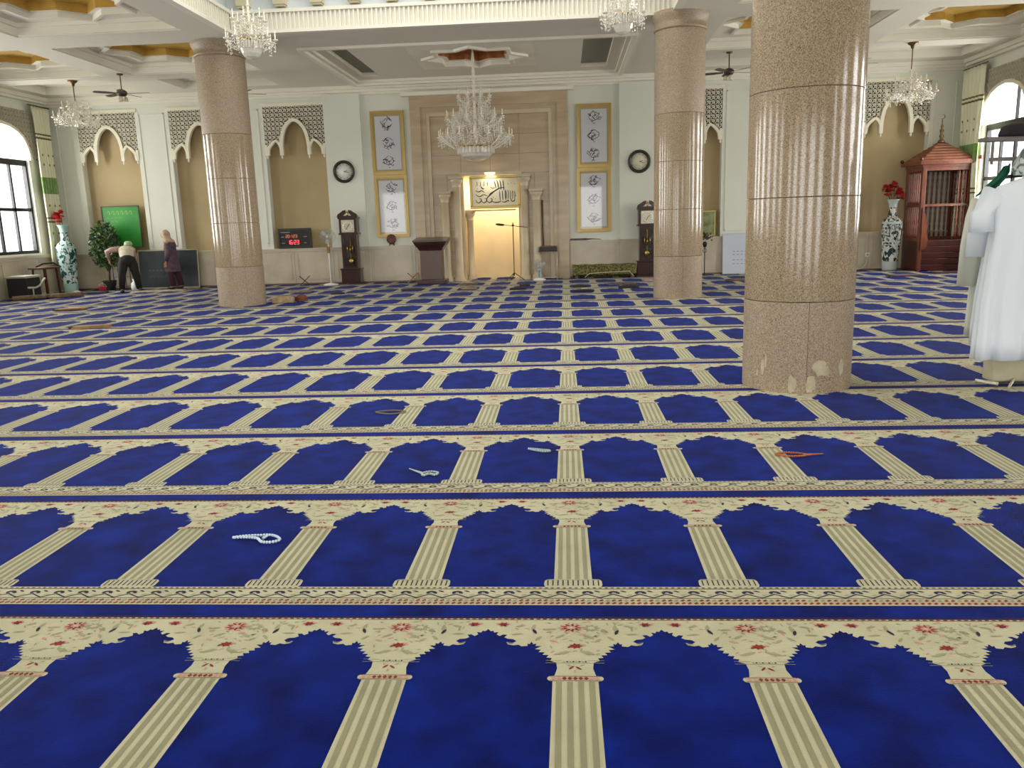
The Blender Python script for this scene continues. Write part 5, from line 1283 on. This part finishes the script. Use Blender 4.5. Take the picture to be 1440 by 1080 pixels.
def robe(label, x, y, z0, ztop, W, m, seed, sl, group='robes on the coat stand'):
    t = thing('robe', label, 'robe', (x, y, z0), 0, group); H = ztop-z0; n = 72
    prof = [(0,W*1.02,.13),(.10,W*1.0,.13),(.3,W*.96,.125),(.5,W*.90,.12),(.7,W*.86,.115),(.82,W*.88,.11),(.90,W*.93,.10),(.93,W*.80,.085),(.955,W*.52,.07),(.975,W*.28,.06),(1.0,W*.20,.055)]
    b = MB(); vs = []
    for f, rx, ry in prof:
        for i in range(n):
            a = 2*PI*i/n; w_ = (1-f)**.7; rp = 1+w_*(.20*math.sin(a*9+seed+.6*math.sin(f*5))+.10*math.sin(a*17+f*4+seed))
            vs.append((rx*math.cos(a)*(1+.25*(rp-1)), ry*math.sin(a)*rp+.02*math.sin(f*5), f*H))
    b.add(vs, [(j*n+i,j*n+(i+1)%n,(j+1)*n+(i+1)%n,(j+1)*n+i) for j in range(len(prof)-1) for i in range(n)], True)
    bd = b.build('robe_body', m, t)
    md = bd.modifiers.new('thick','SOLIDIFY'); md.thickness = .004
    for s_ in (-1,1):
        b = MB(); x0 = s_*W*.80; top = H*.90
        pts = [(x0*.95,0,top),(s_*(W*.98),-.01,top-.12),(s_*(W*1.08),-.02,top-.5*sl),(s_*(W*1.10),-.02,top-sl)]
        vs = []; rr = ((.10,.08),(.085,.07),(.085,.06),(.095,.06))
        for k, p in enumerate(pts):
            for i in range(20):
                a = 2*PI*i/20; q = 1+.10*math.sin(5*a+k); vs.append((p[0]+rr[k][0]*q*math.cos(a), p[1]+rr[k][1]*q*math.sin(a), p[2]+(.05*math.cos(a)*s_ if k == 0 else 0)))
        b.add(vs, [(j*20+i,j*20+(i+1)%20,(j+1)*20+(i+1)%20,(j+1)*20+i) for j in range(3) for i in range(20)], True)
        so = b.build('sleeve', m, t); md = so.modifiers.new('thick','SOLIDIFY'); md.thickness = .004
    MB().lathe([(W*.20,0),(W*.21,.03),(W*.19,.035)], (0,0,H-.01), 20).build('collar', m, t)
    return t
RW = mat('white_robe_cloth', (236,244,250), .8); RC = mat('cream_robe_cloth', (214,216,200), .85)
robe('long white robe hanging on the coat stand, frontmost', 3.76, 6.92, .255, 1.76, .37, RW, 1.0, .31)
robe('second white robe hanging behind, only its longer left sleeve showing', 3.90, 7.27, .33, 1.70, .36, RW, 4.0, .48)
robe('cream robe hanging rearmost, only its long left sleeve showing', 3.93, 7.56, .36, 1.66, .31, RC, 2.3, .72)
t = thing('patterned_scarf', 'grey-green patterned scarf bunched over the white robe collar', 'scarf', (3.74, 6.93, 1.74))
b = MB(); n = 40; vs = []
for f, rx, ry in ((0,.13,.11),(.05,.15,.12),(.12,.13,.11),(.19,.10,.09),(.24,.05,.05)):
    for i in range(n): a = 2*PI*i/n; q = 1+.10*math.sin(5*a+f*20)+.05*math.sin(11*a); vs.append((rx*q*math.cos(a), ry*q*math.sin(a), f))
b.add(vs, [(j*n+i,j*n+(i+1)%n,(j+1)*n+(i+1)%n,(j+1)*n+i) for j in range(4) for i in range(n)], True)
b.build('folds', mat('scarf_pattern',(206,216,208),.85,c2=(104,122,116),scale=16,contrast=(.52,.58)), t)
t = thing('green_cloth', 'dark green cloth hanging behind the white robe shoulder', 'cloth', (3.54, 7.08, 1.59))
b = MB(); vs = []; n = 12
for j, (x0, x1, z) in enumerate(((.04,.10,.22),(.0,.09,.15),(-.06,.05,.09),(-.12,.0,.03),(-.17,-.12,-.01))):
    for i in range(n+1): u = i/n; vs.append((x0+(x1-x0)*u, .02*math.sin(u*9+j), z+.03*u))
b.add(vs, [(j*(n+1)+i,j*(n+1)+i+1,(j+1)*(n+1)+i+1,(j+1)*(n+1)+i) for j in range(4) for i in range(n)], True)
o = b.build('drape', mat('green_felt',(22,92,66),.85), t, fix=False); md = o.modifiers.new('thick','SOLIDIFY'); md.thickness = .006

# ================================================================== PRAYER BEADS
def beads(label, x, y, pts, m, r=.0075, tassel=None):
    t = thing('prayer_beads', label, 'beads', (x, y, .016), 0, 'strings of prayer beads on the carpet')
    P = [Vector((p[0], p[1], 0)) for p in pts]; Q = []
    for i in range(len(P)):
        a, p, q, c = P[i-1], P[i], P[(i+1)%len(P)], P[(i+2)%len(P)]
        for k in range(10):
            s_ = k/10; Q.append(.5*((2*p)+(q-a)*s_+(2*a-5*p+4*q-c)*s_*s_+(3*p-a-3*q+c)*s_**3))
    L = 0; pos = [Q[0]]; acc = 0
    for i in range(1, len(Q)+1):
        seg = (Q[i%len(Q)]-Q[i-1]).length; acc += seg
        while acc >= r*1.95:
            acc -= r*1.95; pos.append(Q[i%len(Q)]-(Q[i%len(Q)]-Q[i-1])*(acc/max(seg,1e-6)))
    bead = MB().ball((0,0,0), r, 8).mesh('bead', m)
    for k, p in enumerate(pos[:90]): lsub('bead', bead, t, (p.x, p.y, r+.001))
    MB().tube([(q.x,q.y,r) for q in Q]+[(Q[0].x,Q[0].y,r)], .0012, 4).build('cord', m, t)
    if tassel:
        (x0,y0),(x1,y1) = tassel; MB().tube([(x0,y0,r),(x1,y1,r)], [.008,.003], 6).build('tassel', m, t)
WB = mat('white_beads',(206,222,236),.35); AB = mat('amber_beads',(176,96,44),.3); GB = mat('pale_green_beads',(176,190,186),.4)
beads('string of white prayer beads on the second-nearest blue arch, at left', -1.52, 3.63, [(-.12,.01),(-.06,.03),(.0,.035),(.05,.04),(.09,.02),(.12,-.02),(.09,-.05),(.04,-.045),(-.0,.0),(-.06,.012)], WB, .0075, ((.03,.0),(.05,.05)))
beads('string of amber prayer beads on a blue arch before the big column', 1.42, 4.95, [(-.13,.02),(-.07,.05),(.0,.04),(.05,.0),(.0,-.03),(-.08,-.02)], AB, .0072, ((.05,.0),(.16,.02)))
beads('short string of pale prayer beads on the central blue arch of third row', -.19, 5.12, [(-.07,.03),(-.03,.02),(.02,.0),(.07,-.02),(.03,-.035),(-.02,-.01)], GB, .008)
beads('pale prayer beads bunched beside a carpet column foot left of centre', -.84, 4.62, [(-.04,.02),(.0,.05),(.05,.03),(.04,-.01),(.0,.01),(-.03,-.02)], GB, .008, ((-.04,.02),(-.14,.12)))
beads('thin dark prayer beads near row seam left of centre', -1.42, 6.25, [(-.12,.02),(.0,.07),(.12,.03),(.02,-.05)], mat('olive_beads',(120,114,80),.5), .007)

# ================================================================== THINGS SCATTERED ON THE CARPET
def rehal(x, y, rz, label, openw=.0, m=WOODM):
    t = thing('quran_stand', label, 'book stand', (x, y, .014), rz, 'folding wooden book stands on the carpet')
    if openw:
        for s_ in (-1,1): 
            b = MB(); b.add([(s_*-.14,-.11,0),(s_*-.12,-.11,0),(s_*.14,-.11,.24),(s_*.12,-.11,.24),(s_*-.14,.11,0),(s_*-.12,.11,0),(s_*.14,.11,.24),(s_*.12,.11,.24)], [(0,1,2,3),(4,7,6,5),(0,4,5,1),(1,5,6,2),(2,6,7,3),(3,7,4,0)]); b.build('leaf', m, t)
    else:
        bevel(MB().box(-.28,.28,-.10,.10,0,.022).build('leaf', m, t), .006); bevel(MB().box(-.26,.29,-.095,.095,.023,.045).build('leaf', WOODL if m is WOODM else m, t), .006)
        MB().tube([(-.30,-.10,.025),(-.30,.10,.025)], .016).build('hinge', WOODD, t)
rehal(-9.85, 15.55, .25, 'folded wooden book stand, farther one left of the left column')
rehal(-7.62, 12.50, .3, 'folded wooden book stand, nearer one left of the left column', m=WOODL)
rehal(-6.78, 20.85, .3, 'open dark book stand by the wall right of the left column', 1, BLACK)
rehal(-3.95, 20.95, .2, 'open pale book stand by the wall left of the lectern', 1, WOODL)
def cushion(x, y, rz, sx, sy, sz, c, label, cat='cushion', name='floor_cushion', c2=None):
    t = MB(); n = 12
    b = bmesh.new(); bmesh.ops.create_cube(b, size=1)
    bmesh.ops.subdivide_edges(b, edges=b.edges[:], cuts=4, use_grid_fill=True)
    for v in b.verts:
        x_, y_, z_ = v.co; k = 1-(abs(x_*2)**3+abs(y_*2)**3)*.25
        v.co = (x_*sx, y_*sy, (z_*max(k,.35)+.5*max(k,.35)+0)*sz if z_ > -.49 else 0)
    me = bpy.data.meshes.new(name); b.to_mesh(me); b.free()
    for p in me.polygons: p.use_smooth = True
    me.materials.append(mat('cloth_%d_%d_%d' % c, c, .85, c2=c2 or tuple(int(q*.8) for q in c), scale=12))
    o = bpy.data.objects.new(name, me); COL.objects.link(o); o.location = (x, y, .016); o.rotation_euler = (0,0,rz)
    tag(o, label, cat); return o
cushion(-5.72, 16.15, .2, .42, .30, .13, (176,150,112), 'tan cushion leaning at the foot of the left column')
cushion(-5.42, 16.35, .9, .20, .16, .14, (120,62,44), 'reddish brown bundle right of the tan cushion', 'bundle', 'cloth_bundle')
cushion(-11.9, 19.9, .2, .55, .26, .05, (84,80,78), 'dark folded garment on carpet in front of the left vase', 'clothing', 'folded_garment')
cushion(-12.3, 19.75, .5, .18, .14, .09, (214,212,206), 'small white cloth heap beside the dark garment at left', 'cloth', 'cloth_heap')
cushion(-10.3, 20.05, .1, 1.3, .5, .03, (150,138,110), 'flat beige mat on carpet below the blackboard', 'mat', 'floor_mat', (190,182,160))
cushion(-9.6, 20.35, .3, .5, .35, .04, (120,104,88), 'brown folded mat in front of the blackboard right end', 'mat', 'folded_mat')
cushion(-8.4, 20.3, .3, .35, .25, .04, (132,70,60), 'reddish folded cloth on carpet left of the left column', 'cloth', 'folded_cloth')
cushion(-6.2, 18.7, .2, .5, .3, .035, (150,128,104), 'pale brown folded cloth on carpet behind the left column', 'cloth', 'folded_cloth')
cushion(-5.1, 17.9, .4, .3, .2, .04, (52,40,40), 'black cloth heap on carpet below the left grandfather clock', 'cloth', 'cloth_heap')
cushion(-4.42, 16.75, .1, .36, .16, .03, (64,78,50), 'dark olive strip of cloth right of the left column foot', 'cloth', 'cloth_strip')
cushion(-3.55, 18.6, .2, .5, .25, .03, (84,58,66), 'maroon folded cloth on carpet before the lectern', 'cloth', 'folded_cloth')
cushion(-2.35, 19.6, .0, .42, .28, .045, (120,96,80), 'brown book bag before the left niche columns', 'bag', 'book_bag')
cushion(-2.2, 18.4, .3, .34, .26, .03, (166,140,92), 'yellowish folded cloth on carpet before the prayer niche', 'cloth', 'folded_cloth')
cushion(-1.05, 17.9, .2, .36, .14, .05, (44,36,36), 'black sandals heap on carpet below the floor fan', 'cloth', 'cloth_heap')
cushion(-.95, 18.9, .5, .22, .12, .05, (70,50,44), 'dark brown cloth heap just below the microphone stand', 'cloth', 'cloth_heap')
cushion(.38, 17.0, -.1, .42, .16, .05, (40,40,48), 'dark garment heap on carpet in front of the draped bench', 'clothing', 'garment_heap')
cushion(.30, 18.1, .2, .30, .12, .06, (54,44,40), 'dark brown garment heap nearest the draped bench', 'clothing', 'garment_heap')
cushion(.45, 17.5, 0, .24, .10, .04, (186,180,150), 'small cream cloth between two dark garment heaps', 'cloth', 'cloth_scrap')
cushion(1.25, 18.6, .15, .62, .32, .04, (96,84,92), 'grey mat on carpet before the right grandfather clock', 'mat', 'folded_mat')
cushion(1.35, 17.6, .3, .42, .14, .07, (46,38,46), 'dark shoe-like bundle on carpet left of the middle column', 'bundle', 'cloth_bundle')
cushion(2.0, 19.5, .2, .34, .24, .05, (186,150,148), 'pinkish folded cloth behind the middle column', 'cloth', 'folded_cloth')
cushion(4.05, 18.9, .15, .75, .34, .05, (120,94,76), 'brown mat roll on carpet in front of the whiteboard', 'mat', 'mat_roll')
cushion(7.7, 19.0, -.05, .8, .36, .045, (118,98,92), 'grey-brown folded mat on carpet before the floral vase', 'mat', 'folded_mat')
cushion(8.95, 19.6, -.05, .9, .3, .03, (92,50,52), 'maroon mat on carpet in front of the roofed pulpit', 'mat', 'floor_mat')

# small wall fittings
t = thing('wall_switch', 'small white switch box on white wall left of floral vase', 'switch', (7.32, YB-.002, 1.10))
bevel(MB().box(-.05,.05,-.03,0,-.09,.09).build('box', WHITE, t), .006); MB().box(-.02,.02,-.036,-.03,-.03,.03).build('rocker', IRON, t)
t = thing('power_socket', 'white power socket with plugged cord low on wall by the floral vase', 'socket', (7.62, YB-.032, .40))
bevel(MB().box(-.05,.05,-.015,0,-.05,.05).build('plate', WHITE, t), .004); MB().box(-.015,.015,-.05,-.015,-.02,.01).build('plug', BLACK, t)
MB().tube([(0,-.05,0),(-.03,-.06,-.2),(-.12,-.06,-.33),(-.30,-.05,-.37)], .006, 6).build('cord', WHITE, t)
